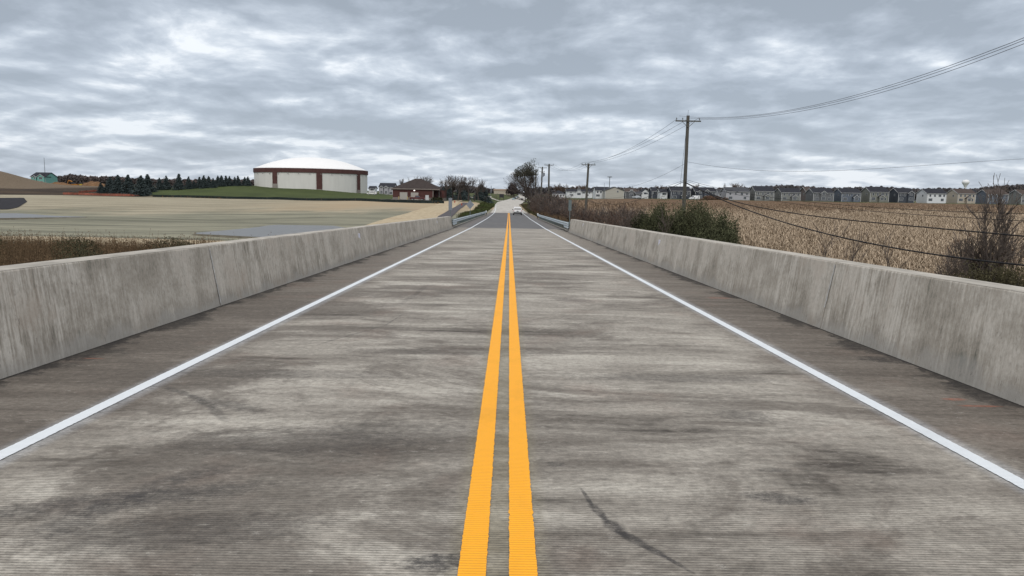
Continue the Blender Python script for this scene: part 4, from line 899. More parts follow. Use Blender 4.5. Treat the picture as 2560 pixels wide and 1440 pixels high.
# ------------------------------------------------------------------ vehicles
M_tyre = mat('tyre_rubber', (0.02, 0.02, 0.02), .85); M_rim = mat('wheel_rim', (0.35, 0.36, 0.38), .4, metal=.6); M_red = mat('tail_lamp_red', (0.35, 0.02, 0.02), .3); M_dk = mat('dark_trim', (0.025, 0.025, 0.028), .6)
M_plate = mat('number_plate', (0.12, 0.13, 0.15), .5)
def cmat(name, col): 
    return mat(name, col, .28, .03, 1, spec=.5)
def vehicle(kind, body, name='parked_car'):
    """faces +Y (rear towards the camera), origin on the ground at its centre"""
    th = empty(name)
    if kind == 'suv': L, W_, Hh = 4.5, 1.86, 1.68; lo = [(-2.22, .35), (-2.27, .75), (-2.20, 1.02), (-1.7, 1.07), (1.0, 1.05), (2.0, .92), (2.25, .70), (2.25, .35)]; top = [(-2.17, 1.02), (-1.95, 1.45), (-1.70, 1.62), (-.4, Hh), (.25, 1.62), (1.12, 1.05)]
    elif kind == 'pickup': L, W_, Hh = 5.6, 1.95, 1.8; lo = [(-2.8, .5), (-2.8, 1.12), (-.9, 1.14), (1.2, 1.14), (2.6, 1.02), (2.8, .8), (2.8, .5)]; top = [(-.95, 1.12), (-.85, 1.72), (-.3, Hh), (.5, 1.76), (1.25, 1.13)]
    elif kind == 'van': L, W_, Hh = 5.6, 2.0, 2.3; lo = [(-2.75, .4), (-2.78, 1.3), (1.4, 1.3), (2.5, 1.05), (2.78, .8), (2.78, .4)]; top = [(-2.76, 1.28), (-2.70, 2.15), (-2.5, Hh), (.9, Hh-.02), (1.9, 1.28)]
    else: L, W_, Hh = 4.6, 1.8, 1.46; lo = [(-2.25, .32), (-2.3, .72), (-2.2, .98), (-1.5, 1.0), (1.0, .95), (2.0, .82), (2.28, .62), (2.28, .32)]; top = [(-1.75, .98), (-1.15, 1.38), (-.4, Hh), (.3, 1.40), (1.15, .95)]
    hw = W_/2; b_ = MB(); n = len(lo)
    secs = [(-hw, .94, .0), (-hw*.97, 1.0, 0), (0, 1.0, .0), (hw*.97, 1.0, 0), (hw, .94, .0)]
    rows = [[(x, y*(.985 if abs(x) >= hw*.99 else 1), z if z < .6 else (z-.04 if abs(x) >= hw*.99 else z)) for y, z in lo+[lo[0]]] for x, _, _ in secs]
    b_.loft(rows); b_.f += [tuple(range(n)), tuple(4*(n+1)+i for i in range(n))]
    t_in = hw*.80; zb_ = lo[-3][1]
    m_ = len(top)
    def tx(z): f = (z-1.0)/(Hh-1.0); return hw*.95-(hw*.95-t_in)*max(0, min(1, f))
    r2 = [[(-tx(z), y, z) for y, z in top], [(-tx(z)*.9, y, z+.015) for y, z in top], [(tx(z)*.9, y, z+.015) for y, z in top], [(tx(z), y, z) for y, z in top]]
    b_.loft(r2); k0 = len(b_.v)-4*m_; b_.f += [tuple(k0+i for i in range(m_)), tuple(k0+3*m_+i for i in range(m_))]
    bo = b_.build('body', body, th, False)
    def pan(pts, nm, mt, par=th): return MB().add(pts, [tuple(range(len(pts)))]).build(nm, mt, par, norm=False)
    def lerp(a, c, t): return (a[0]+(c[0]-a[0])*t, a[1]+(c[1]-a[1])*t)
    # rear window
    if kind != 'van':
        p, q = (top[0], top[1]) if kind != 'suv' else (top[0], top[1]); a = lerp(p, q, .15); c = lerp(p, q, .95)
        pan([(-tx(a[1])*.82, a[0]-.02, a[1]), (tx(a[1])*.82, a[0]-.02, a[1]), (tx(c[1])*.84, c[0]-.02, c[1]+.02), (-tx(c[1])*.84, c[0]-.02, c[1]+.02)], 'rear_window', M_glass)
    p, q = top[-1], top[-2]; a = lerp(p, q, .12); c = lerp(p, q, .92)
    pan([(-tx(a[1])*.86, a[0]+.03, a[1]+.02), (tx(a[1])*.86, a[0]+.03, a[1]+.02), (tx(c[1])*.86, c[0]+.03, c[1]+.02), (-tx(c[1])*.86, c[0]+.03, c[1]+.02)], 'windshield', M_glass)
    for s in (-1, 1):
        y0_, y1_ = (top[0][0]+.35, top[-1][0]-.35) if kind != 'van' else (.6, 1.6); zl, zh = 1.06 if kind != 'van' else 1.35, Hh-.16
        yt0, yt1 = (top[1][0]+.2, top[-2][0]+.05) if kind != 'van' else (.6, 1.0)
        pan([(s*(tx(zl)+.015), y0_, zl), (s*(tx(zl)+.015), y1_, zl), (s*(tx(zh)+.015), yt1, zh), (s*(tx(zh)+.015), yt0, zh)], 'side_window', M_glass)
        yr = -L/2-.03; zz_ = .95 if kind != 'pickup' else .95
        MB().box(s*hw*.93-.12*(s > 0)-.0, s*hw*.93+.12*(s < 0), yr-.01, yr+.14, zz_-.14, zz_+.04).build('taillight', M_red, th)
        MB().box(min(s*hw*.72, s*hw*.95), max(s*hw*.72, s*hw*.95), L/2-.1, L/2+.02, .68, .84).build('headlight', M_trim, th)
        MB().box(s*hw-.02 if s > 0 else s*hw-.2, s*hw+.2 if s > 0 else s*hw+.02, .75, .9, 1.02, 1.17).build('wing_mirror', M_dk, th)
        for yw in (-L*.3, L*.31):
            wr = .35 if kind != 'pickup' else .38; ty = MB().lathe([(wr*.6, -.11), (wr*.95, -.12), (wr, -.06), (wr, .06), (wr*.95, .12), (wr*.6, .11)], 20)
            ty.v = [(vz+s*(hw-.10), vx+yw, vy+wr) for vx, vy, vz in ty.v]; tw = ty.build('wheel', M_tyre, th)
            ri = MB().lathe([(.001, .09), (wr*.55, .10), (wr*.62, .115)], 16); ri.v = [(s*vz+s*(hw-.10), vx+yw, vy+wr) for vx, vy, vz in ri.v]; ri.build('rim', M_rim, tw)
    MB().box(-hw*.92, hw*.92, -L/2-.06, -L/2+.3, .28, .56).build('rear_bumper', M_dk, th)
    MB().box(-hw*.92, hw*.92, L/2-.3, L/2+.04, .28, .5).build('front_bumper', M_dk, th)
    MB().box(-.2, .2, -L/2-.09, -L/2-.03, .72, .86).build('number_plate', M_plate, th)
    if kind == 'pickup': MB().box(-hw*.86, hw*.86, -2.7, -1.0, 1.13, 1.16).build('bed', M_dk, th)
    return th
def put(v, x, y, rz, label, cat='car', group=None, onroad=True, z=None):
    v.location = (x, y, (float(road_z(y)) if onroad else tz(x, y)) if z is None else z); v.rotation_euler = (0, 0, rz)
    if onroad: v.rotation_euler[0] = math.atan((float(road_z(y+3))-float(road_z(y-3)))/6)
    tag(v, label, cat, group)
ysuv = 158
put(vehicle('suv', cmat('pearl_white_paint', (0.60, 0.61, 0.63)), 'car'), atx(1293.5, ysuv, 536), ysuv, 0, 'white crossover seen from behind on the new asphalt', 'car', 'cars on the road')
for px, Yc, kind, col, lab, rz in [(1305.5, 545, 'suv', (0.045, 0.035, 0.04), 'dark car driving away, ahead of the white crossover', 0), (1283.5, 548, 'sedan', (0.35, 0.48, 0.50), 'pale teal car at the front of the oncoming queue', math.pi),
                              (1287, 588, 'suv', (0.12, 0.22, 0.26), 'dark teal car behind the front one in the oncoming queue', math.pi), (1290.5, 640, 'sedan', (0.55, 0.6, 0.62), 'silver car third in the oncoming queue', math.pi),
                              (1293.5, 690, 'suv', (0.16, 0.26, 0.28), 'green grey car last in the oncoming queue', math.pi), (1298, 900, 'suv', (0.6, 0.62, 0.65), 'tiny white car far up the road on the left', math.pi), (1308, 930, 'sedan', (0.6, 0.6, 0.6), 'tiny pale car at the top of the far rise on the right', 0)]:
    put(vehicle(kind, cmat('paint_%s' % lab.split()[0]+str(Yc), col), 'car'), atx(px, Yc), Yc, rz, lab, 'car', 'cars on the road')
put(vehicle('pickup', cmat('maroon_paint', (0.085, 0.018, 0.02)), 'pickup_truck'), atx(1044, YB-3.8, 500), YB-3.8, -math.pi/2, 'maroon pickup parked in front of the right roller door', 'pickup truck', None, False)
put(vehicle('van', cmat('van_white_paint', (0.7, 0.71, 0.73)), 'van'), atx(1736, 404), 404, math.pi/2, 'white van parked on the grass right of the big utility pole', 'van', None, False, z=at(1736, 499.5, 404)[2])
put(vehicle('sedan', cmat('silver_paint', (0.5, 0.53, 0.58)), 'parked_car'), atx(1591, 410), 410, math.pi/2, 'pale silver car parked by the small slate garage', 'car', None, False, z=at(1591, 495.5, 410)[2])
put(vehicle('suv', cmat('white_paint', (0.7, 0.7, 0.7)), 'parked_car'), atx(930, 352), 352, math.pi/2, 'white car parked right beside the big tank', 'car', None, False)
# excavator
M_cat = mat('machine_yellow', (0.34, 0.15, 0.035), .6, .2, 2)
ex = empty('excavator', (atx(190, 470), 470, at(190, 467.5, 470)[2])); tag(ex, 'orange tracked excavator with raised boom in front of the woods', 'excavator')
for s in (-1, 1): MB().prism([(-2, 0), (-2.3, .45), (-1.9, .95), (1.9, .95), (2.3, .45), (2, 0)], s*1.35-.3, s*1.35+.3, 'y').build('track', M_dk, ex)
MB().box(-1.9, 1.8, -1.3, 1.3, 1.05, 1.9).build('engine_housing', M_cat, ex); cb_ = MB().box(-1.7, -.3, -1.4, -.4, 1.9, 3.1); cb_.build('cab', M_glass, ex)
MB().tube([(-1.2, .2, 1.8), (-2.6, .2, 3.6), (-4.4, .2, 4.0)], [.35, .4, .28], 6).build('boom', M_cat, ex); MB().tube([(-4.3, .2, 4.1), (-5.0, .2, 1.8)], [.3, .2], 6).build('stick', M_cat, ex); MB().prism([(-5.4, 1.8), (-4.6, 1.8), (-4.3, 1.0), (-5.2, .8)], -.3, .7, 'y').build('bucket', M_dk, ex)
dz_ = empty('bulldozer', (atx(206, 480), 480, at(206, 467, 480)[2])); tag(dz_, 'small yellow bulldozer right of the orange excavator', 'bulldozer')
MB().prism([(-1.6, 0), (-1.9, .4), (-1.5, .9), (1.5, .9), (1.9, .4), (1.6, 0)], -1.1, 1.1, 'y').build('track', M_dk, dz_); MB().box(-1.2, 1.5, -.7, .7, .9, 1.8).build('body', mat('dozer_yellow', (.45, .33, .05), .6), dz_)
MB().box(-1.2, 0, -.7, .7, 1.8, 2.6).build('cab', M_glass, dz_); MB().prism([(1.9, .1), (2.2, .1), (2.4, 1.1), (2.1, 1.1)], -1.6, 1.6, 'y').build('blade', M_cat, dz_)
# soil heaps
M_heap = mat('soil_heap', (0.17, 0.10, 0.055), .95, .3, .5, bmp=.3)
for px, Y, w2, hh, lab in [(148, 430, 8, 2.6, 'rounded brown soil heap right of the green sheathed house'), (236, 460, 8, 3.2, 'orange brown soil heap left of the first spruce'), (170, 452, 6, 1.6, 'low soil heap beneath the excavator boom')]:
    x = atx(px, Y); n = 24; prof = [(w2*math.cos(t), hh*math.sin(t)**1.6) for t in np.linspace(0, math.pi/2-.001, 10)]
    q = MB().lathe(prof, n); q.v = [(vx*(1+.12*math.sin(3*vy+px)), vy*.7, vz*(1+.15*math.sin(vx*1.7+px))-.3) for vx, vy, vz in q.v]; o = q.build('soil_heap', M_heap, None, True); o.location = (x, Y, at(px, 466, Y)[2]); tag(o, lab, 'soil heap', 'soil heaps on the building site')

# ------------------------------------------------------------------ utility poles
M_pole = mat('weathered_pole_wood', (0.095, 0.092, 0.082), .95, .3, 3, stretch=(3, 3, .2)); M_ins = mat('glass_insulator', (0.20, 0.22, 0.24), .4); M_wire = mat('bare_wire', (0.14, 0.15, 0.17), .6); M_cable = mat('black_cable', (0.018, 0.018, 0.02), .6)
def upole(px, Y, ytop, armpx, label, rad=.17, arms=(0.28,), transf=False, lean=0.0, ybase=None, armtilt=0.0):
    x = atx(px, Y, ytop); zt = float(at(px, ytop, Y)[2]); zb_ = tz(x, Y) if ybase is None else float(at(px, ybase, Y)[2])
    th = empty('utility_pole', (x-lean, Y, zb_)); tag(th, label, 'utility pole', 'wooden utility poles along the road'); h = zt-zb_
    MB().tube([(0, 0, -.5), (lean, 0, h)], [rad*1.15, rad*.85], 12).build('pole', M_pole, th)
    hw = armpx/F*Y/2
    for i, dz in enumerate(arms):
        sc = 1 if i == 0 else .62; xo = lean*(h-dz)/h; z = h-dz; q = MB().box(-hw*sc, hw*sc, -.06-rad, .06-rad, -.06, .06); q.v = [(vx+xo, vy, vz+z+vx*armtilt) for vx, vy, vz in q.v]; ar = q.build('crossarm', M_pole, th)
        for fx in ((-.93, -.45, .88) if i == 0 else (-.9, .9)):
            c = MB().lathe([(.001, .26), (.05, .25), (.045, .19), (.07, .17), (.045, .12), (.06, .09), (.02, .06), (.02, 0)], 8, (xo+fx*hw*sc, -rad, z+.06+fx*hw*sc*armtilt)); c.build('insulator', M_ins, th)
        br = MB()
        for s in (-1, 1): br.tube([(xo+s*hw*sc*.5, -rad-.04, z-.05+s*hw*sc*.5*armtilt), (xo, -rad-.04, z-.62)], .025, 5)
        br.build('arm_brace', M_pole, th)
    if transf:
        for s, zq in ((1, 2.1), (1.7, 1.8)): MB().lathe([(.001, 0), (.28, .02), (.3, .1), (.3, .85), (.24, .95), (.001, .97)], 12, (s*.5, -.1, h-zq-.9)).build('transformer', M_sign, th)
        MB().lathe([(.001, 0), (.2, .02), (.2, .5), (.001, .55)], 10, (.35, -.1, h-4.6)).build('transformer', M_sign, th)
    return th
Y1 = 75.0; Y2 = 127.0; Y3 = 193.0
P1 = upole(1720.3, Y1, 289, 62, 'tall weathered utility pole rising from the green shrub, nearest the bridge', .185, (.55,), armtilt=-.0)
P2 = upole(1471.3, Y2, 408.5, 34.5, 'second utility pole from the right, standing in the brown shrubs', .20, (.25,), lean=.35)
P3 = upole(1372.8, Y3, 410, 23, 'straight utility pole above the brown thicket, left of the second one', .24, (.3,), lean=-.1)
P4 = upole(1356, 225, 417, 21, 'leaning utility pole with transformer cans and two crossarms', .24, (.3, 1.5), True, lean=.35)
P5 = upole(1340, 270, 423, 15, 'utility pole half hidden behind the windswept tree', .24, (.3,))
P6 = upole(1314, 425, 446, 10, 'slim utility pole at the street corner left of the thicket', .30, (.3,))
def wire(name, planeA, planeB, pix, r, label, cat='wire', group=None, ext=None, start=None, mt=None, n=40, end=None):
    """cable hanging in the vertical plane through planeA-planeB (x, y) that passes the sight lines pix"""
    A = np.array(planeA, float); Bv = np.array(planeB, float); u = (Bv-A)/np.linalg.norm(Bv-A); nrm = np.array([-u[1], u[0]])
    S_ = []; Z_ = []
    for px, py in pix:
        d = ray(px, py); t = np.dot(A-CAM[:2], nrm)/np.dot(d[:2], nrm); p = CAM+d*t; S_.append(np.dot(p[:2]-A, u)); Z_.append(p[2])
    S_ = np.array(S_); Z_ = np.array(Z_); deg = min(2, len(S_)-1) if len(S_) < 5 else 3
    co = np.polyfit(S_, Z_, deg); s0, s1 = S_.min() if start is None else start, S_.max() if ext is None else ext
    if start is None and s0 < 3 : s0 = 0
    ss = np.linspace(s0, s1, n); pts = [(A[0]+u[0]*s, A[1]+u[1]*s, float(np.polyval(co, s))) for s in ss]
    o = MB().tube([tuple(np.array(p)-np.array(pts[0])) for p in pts], r, 6).build(name, mt or M_wire, None, True); o.location = pts[0]; tag(o, label, cat, group); return o
x1, x2, x3 = P1.location.x, P2.location.x, P3.location.x
x0p, y0p = x1+8.5, 0.0
gp_ = 'power wires and cables on the poles'
# three conductors towards the camera side (right)
wire('power_wire', (x1-.9, Y1), (x0p-.9, y0p), [(1722, 292), (1850, 291), (2100, 249), (2330, 178), (2560, 95)], .013, 'highest of the three thin wires sweeping up to the right edge', 'wire', gp_, ext=72, start=0)
wire('power_wire', (x1+.2, Y1), (x0p+.2, y0p), [(1735, 296), (1850, 293), (2100, 253), (2330, 184), (2560, 101)], .013, 'middle of the three thin wires sweeping up to the right edge', 'wire', gp_, ext=72, start=0)
wire('power_wire', (x1+1.1, Y1), (x0p+1.1, y0p), [(1748, 298), (1850, 296), (2100, 259), (2330, 191), (2560, 110)], .013, 'lowest of the three thin wires sweeping up to the right edge', 'wire', gp_, ext=72, start=0)
# pole 1 -> pole 2
for k_, (ax, pa, pm, pb) in enumerate([(-1.15, (1686, 302), (1600, 370), (1456, 406)), (-.1, (1713, 301), (1620, 367), (1472, 406)), (1.1, (1742, 298), (1640, 369), (1489, 406))]):
    wire('power_wire', (x1+ax, Y1), (x2+ax*.9+.35, Y2), [pa, ((pa[0]*.42+pb[0]*.58), pm[1]+12-4*k_), pb], .014, ['outer left', 'middle', 'outer right'][k_]+' thin wire between the nearest two utility poles', 'wire', gp_)
for k_, ax in enumerate((-1.0, 0.0, 1.0)):
    a, b_ = (x2+.35+ax*1.1, Y2), (x3+ax*1.1, Y3); px_a = 1471+ax*15; px_b = 1373+ax*10
    wire('power_wire', a, b_, [(px_a, 407), ((px_a+px_b)/2-2, 426), (px_b, 409)], .014, ['left', 'centre', 'right'][k_]+' thin wire between the second and third utility poles', 'wire', gp_)
# communication cables to the right
plA, plB = (x1, Y1-.2), (x0p, y0p)
wire('cable', plA, plB, [(1722, 462), (1760, 478), (1803, 498), (1880, 530), (2000, 569), (2200, 611), (2560, 664)], .042, 'thickest black cable, dropping lowest across the corn to the right edge', 'cable', gp_, mt=M_cable, ext=62)
wire('cable', plA, plB, [(1722, 460), (1803, 494), (1880, 514.7), (2000, 534), (2200, 559), (2560, 590)], .034, 'second lowest black cable across the corn field', 'cable', gp_, mt=M_cable, ext=62)
wire('cable', plA, plB, [(1722, 455), (1803, 478), (1880, 494), (2040, 514), (2200, 531), (2560, 552)], .014, 'third lowest cable across the corn field, thin', 'cable', gp_, mt=M_cable, ext=62)
wire('cable', plA, plB, [(1722, 451), (1803, 472), (1880, 486), (2040, 506), (2200, 520), (2560, 534)], .014, 'uppermost thin cable crossing the bases of the houses', 'cable', gp_, mt=M_cable, ext=62)
wire('cable', (x1, Y1), (x1+60, Y1-25), [(1722, 405), (1880, 426), (2060, 426), (2260, 418), (2560, 397)], .014, 'single thin wire running level above the house roofs', 'wire', gp_, mt=M_wire)
# cables pole1 -> pole2 low
wire('cable', (x1, Y1), (x2, Y2), [(1716, 452), (1640, 482), (1560, 511.5), (1520, 509), (1470, 500)], .024, 'thick sagging cable between the nearest two poles, passing before the brown shrubs', 'cable', gp_, mt=M_cable)
wire('cable', (x1, Y1), (x2, Y2), [(1716, 449), (1640, 473), (1560, 492), (1468, 494)], .014, 'thin cable just above the sagging thick one', 'cable', gp_, mt=M_cable)
wire('cable', (x1, Y1), (x1-30, Y1+160), [(1716, 407), (1660, 437), (1600, 460), (1560, 471)], .012, 'thin service wire slanting down left from the big pole', 'wire', gp_)
wire('guy_wire', (x1, Y1), (x1-1.4, Y1-.6), [(1715, 330), (1708, 395), (1700, 470)], .012, 'guy wire with a small block, left of the big pole', 'guy wire', None, mt=M_cable)
# light mast, radio mast, water tower
def mast(px, Y, ytop, ybase, r, name, label, head=None):
    x = atx(px, Y, ytop); zt = at(px, ytop, Y)[2]; z0 = at(px, ybase, Y)[2]; th = empty(name, (x, Y, z0)); tag(th, label, name.replace('_', ' '))
    MB().tube([(0, 0, 0), (0, 0, zt-z0)], [r, r*.6], 8).build('shaft', M_sign, th)
    if head == 'lights':
        MB().box(-1.7, 1.7, -.4, .4, zt-z0-.2, zt-z0).build('lamp_frame', M_sign, th)
        for k_ in range(4): MB().box(-1.6+k_*.9, -1.1+k_*.9, -.7, -.4, zt-z0-.9, zt-z0-.25).build('floodlight', M_ins, th)
mast(1524.5, 560, 441, 490, .40, 'light_mast', 'tall sports light mast rising behind the cream house', 'lights')
mast(1511, 420, 457, 495, .14, 'flag_pole', 'slim bare pole in front of the white house roof')
mast(110, 700, 394, 450, .30, 'radio_mast', 'tall thin radio mast above the green sheathed house')
mast(1228, 800, 464, 482, .5, 'radio_mast', 'small thin mast on the horizon left of the road')
mast(1227, 430, 482, 498, .12, 'lamp_post', 'slim lamp post on the grass left of the road')
wt = empty('water_tower', (atx(2411, 1400), 1400, 0)); tag(wt, 'white bulb shaped water tower on the horizon above the beige house', 'water tower')
zc = at(2411, 459, 1400)[2]; rr_ = 10/F*1400*.86
MB().lathe([(2.2, -5), (1.5, zc-8.0), (2.0, zc-6.5)], 20).build('pedestal', M_white, wt, True)
MB().lathe([(2.0, zc-6.6), (3.2, zc-3.2), (5.2, zc-.6), (rr_*.985, zc+1.4), (rr_, zc+2.6), (rr_*.93, zc+4.6), (rr_*.7, zc+6.2), (rr_*.35, zc+7.1), (.001, zc+7.3)], 32).build('tank', M_white, wt, True)

# ------------------------------------------------------------------ trees
# windswept tree by the road
random.seed(42); segs = []; tips = []
wt_ = empty('windswept_tree', (atx(1339, 190), 190, tz(atx(1339, 190), 190)-.2)); tag(wt_, 'tall windswept tree with dense dark crown leaning left over the road', 'tree')
for k_ in range(5):
    grow((random.uniform(-.8, .8), random.uniform(-.5, .5), 0), (random.uniform(-.28, .0), random.uniform(-.1, .1), 1), random.uniform(7.5, 10), .20, 0, 3, segs, tips, .55, (-.08, 0, .18), (1, 3), .018)
for k_ in range(3): grow((-.4, 0, 3.6+k_*1.1), (-1.0, random.uniform(-.2, .2), .42), random.uniform(4.2, 5.2), .13, 0, 2, segs, tips, .50, (-.14, 0, .14), (1, 3), .018)
A = np.array(segs); f = 15.4/A[:, 5].max(); A[:, 2] *= f; A[:, 5] *= f
def env(x): return np.where(x < 0, 14.6+.62*x, 14.6)
A = A[(A[:, 8] == 0) | ((A[:, 5] < env(A[:, 3])) & (A[:, 3] < 1.5-.06*A[:, 5]) & (A[:, 3] > -8.4) & ((A[:, 5] > 3.4) | (A[:, 3] > -1.3)))]
V, Fc = seg_tubes(A[A[:, 8] == 0][:, :8], 6); arr_mesh('trunk', V, Fc, M_bark, wt_); V, Fc = seg_tubes(A[A[:, 8] > 0][:, :8], 3); arr_mesh('crown', V, Fc, M_twig, wt_)
T = np.array(tips); T[:, 2] *= f; 
T = T[(T[:, 2] > 7.6-.0*T[:, 0]) & (T[:, 0] > -5.5)]
C = T[rng.integers(0, len(T), 15000)]+rng.normal(size=(15000, 3))*[.34, .45, .34]
# crown envelope: rises to the right
C = C[(C[:, 2] > 10.2+.1*C[:, 0]) | (rng.random(len(C)) < .12)]
C = C[(C[:, 2] < env(C[:, 0])+.3) & (C[:, 0] < .5+.1*np.sin(C[:, 2]*3)) & (C[:, 0] > -5.6)]
quads('foliage', leaf_quads(C, .125, 1.5), M_leafws, wt_)
# bare tree prototypes
BT = [park(bare_tree('bare_tree', 10, seed=s, twm=m_, minr=.026, trunk=.30)) for s, m_ in ((3, M_twig), (5, M_twig3), (8, M_twig))]
BS = [park(bare_tree('bare_shrub', 5, seed=s, twm=m_, minr=.016, trunk=.10, multi=9, maxlev=2, spread=.5, kids=(2, 4), leaves=l_, leafmat=M_dead, leafsize=.10)) for s, m_, l_ in ((21, M_twig, 160), (22, M_twig2, 250), (23, M_twig3, 100))]
# trees behind the brick building and beside the trail
k_ = 0
for px, Y, yt, sx_ in [(1020, 330, 441, 1.1), (1037, 335, 437, 1), (1062, 330, 437, 1.1), (1074, 332, 436, 1), (1113, 296, 437, 1.35), (1132, 300, 435, 1.3), (1145, 292, 441, 1.2), (1153, 300, 437, 1.2), (1171, 292, 438, 1.35), (1186, 305, 441, 1.2), (1197, 330, 457, 1.3), (1207, 345, 461, 1.3)]:
    x = atx(px, Y); h = at(px, yt, Y)[2]-tz(x, Y)
    place(BT[k_ % 3], x, Y, k_*1.7, (h/10*sx_, h/10*sx_, h/10), label='%s bare tree from the left in the group right of the brick roof' % ORD[k_], group='bare trees by the brick building'); k_ += 1
# dark evergreens low among them
for i, (px, Y, yt) in enumerate([(1111, 310, 465), (1122, 315, 463), (1150, 320, 460), (1160, 330, 458), (1197, 340, 463), (1212, 350, 467)]):
    x = atx(px, Y); h = at(px, yt, Y)[2]-tz(x, Y); place(SP[i % 3], x, Y, i, (h/10*1.5, h/10*1.5, h/10), label='%s dark evergreen from the left below the bare trees by the trail' % ORD[i], group='evergreens by the trail')
# foundation bushes at the brick building
def leafy_shrub(name, R_, Hh, n, mt, seed, size=.16, lab=''):
    r_ = np.random.default_rng(seed); th = empty(name); C = []
    k = 46
    cen = np.stack([r_.normal(size=k)*R_*.42, r_.normal(size=k)*R_*.42, r_.random(k)**.9*Hh*(.55+.45*r_.random(k))], 1); cen[:, :2] *= (1.15-cen[:, 2:3]/Hh*.6)
    for c in cen:
        m_ = n//k; C.append(c+r_.normal(size=(m_, 3))*[R_*.10, R_*.10, Hh*.13]+np.array([R_*.05, 0, 0])*r_.normal(size=(m_, 1)))
    C = np.concatenate(C); C = C[C[:, 2] > -.2]; quads('foliage', leaf_quads(C, size, 2.6, 1.1), mt, th)
    sg = [(0, 0, -.2, *c, .05, .012) for c in cen]; V, Fc = seg_tubes(sg, 4); arr_mesh('stems', V, Fc, M_twig, th); return th
for i, (px, Y) in enumerate([(1086, 279), (1094, 278), (1101, 279)]):
    sh = leafy_shrub('clipped_bush', 1.1, 1.3, 700, M_leafdk, 50+i, .2); place(park(sh), atx(px, Y), Y, label='%s low dark bush at the foot of the brick building' % ['left', 'middle', 'right'][i], cat='bush', group='bushes at the brick building')
# brown thicket on the right of the road
random.seed(5); k_ = 0
for px, Y, yt in [(1333, 188, 505), (1340, 180, 488), (1347, 178, 480), (1352, 170, 474), (1360, 165, 476), (1366, 155, 480), (1374, 148, 478), (1381, 150, 472), (1388, 138, 482), (1396, 130, 488), (1403, 125, 488), (1410, 118, 495), (1420, 112, 500),
                  (1432, 106, 506), (1444, 102, 511), (1455, 98, 510), (1480, 96, 516), (1492, 92, 515), (1505, 100, 512), (1345, 160, 500), (1358, 140, 505), (1372, 128, 508), (1390, 112, 514)]:
    x = atx(px, Y); h = at(px, yt, Y)[2]-tz(x, Y); 
    place(BS[k_ % 2 if k_ > 12 else (0 if k_ % 3 else 2)], x, Y, k_*2.1, (h/5*1.15, h/5*1.15, h/5), label='%s clump from the far end of the brown roadside thicket on the right' % ORD[k_], cat='shrub', group='bare shrubs of the roadside thicket'); k_ += 1
thk = [(1525, 86, 503), (1545, 84, 497), (1560, 82, 500), (1578, 88, 498), (1598, 84, 503), (1536, 76, 520), (1588, 74, 520)]
for i, (px, Y, yt) in enumerate(thk):
    x = atx(px, Y); h = at(px, yt, Y)[2]-tz(x, Y); place(BS[1 if i % 2 else 2], x, Y, i*1.3, (h/5*1.1, h/5*1.1, h/5), label='%s reddish bare shrub from the left between the two nearest poles' % ORD[i], cat='shrub', group='bare shrubs between the poles')
# green shrub at the big pole
for i, (px, Y, yt, R_) in enumerate([(1640, 70, 538, 2.4), (1672, 69, 526, 2.6), (1700, 68, 520, 2.8), (1742, 69, 517, 2.8), (1772, 66, 530, 2.6), (1800, 62, 548, 2.3), (1822, 58, 580, 1.5), (1616, 72, 548, 2.2)]):
    x = atx(px, Y); h = at(px, yt, Y)[2]-tz(x, Y); sh = leafy_shrub('green_shrub', R_, h, 21000, M_leafgr if i < 7 else M_leafdk, 70+i, .062)
    place(park(sh), x, Y, i, label='%s leafy green shrub around the big pole, counted in building order from the left' % ORD[i] if False else ['green shrub clump second from the left, below the big pole', 'green shrub clump just left of the big pole foot', 'green shrub clump touching the left side of the big pole', 'tallest green shrub clump right of the big pole', 'green shrub clump sloping down right of the tallest one', 'low green shrub clump near the right end of the hedge', 'rightmost and lowest green shrub clump above the parapet', 'darkest leftmost shrub clump beside the bare red twigs'][i], cat='shrub', group='leafy shrubs at the big pole')
# small bare saplings in the corn edge
SAP = [park(bare_tree('sapling', 4, seed=s, twm=M_twig3, minr=.010, trunk=.10, maxlev=2, spread=.45, kids=(1, 3))) for s in (31, 32)]
for i, (px, Y, yt, lab) in enumerate([(2073, 50, 535, 'thin bare sapling at the corn edge, left one of two above the parapet'), (2142, 46, 556, 'thin bare sapling at the corn edge, right one of two above the parapet'), (2225, 44, 570, 'short leafless stem right of the two saplings'), (1672, 66, 508, 'bare stems poking out left of the big pole')]):
    x = atx(px, Y); h = at(px, yt, Y)[2]-tz(x, Y); place(SAP[i % 2], x, Y, i*2, h/4, label=lab, cat='sapling', group='bare saplings')
bt = bare_tree('bare_tree', 8.6, seed=77, twm=M_twig3, minr=.017, trunk=.13, maxlev=3, spread=.55, kids=(2, 4), bias=(0, 0, .22)); x = atx(2498, 45); h = at(2498, 430, 45)[2]-tz(x, 45)
place(park(bt), x, 45, 0, (h/8.6*.9, h/8.6*.9, h/8.6), label='tall bare tree at the right edge above the parapet')
for i, (px, Y, yt) in enumerate([(2420, 44, 640), (2470, 42, 585), (2520, 43, 600), (2560, 41, 590), (2610, 44, 600)]):
    x = atx(px, Y); h = at(px, yt, Y)[2]-tz(x, Y); sh = leafy_shrub('shrub', 1.6, h*.62, 5200, M_leafol, 90+i, .05)
    place(park(sh), x, Y, i, label='%s dark shrub from the left under the tall bare tree at right' % ORD[i], cat='shrub', group='dark shrubs at the right edge')
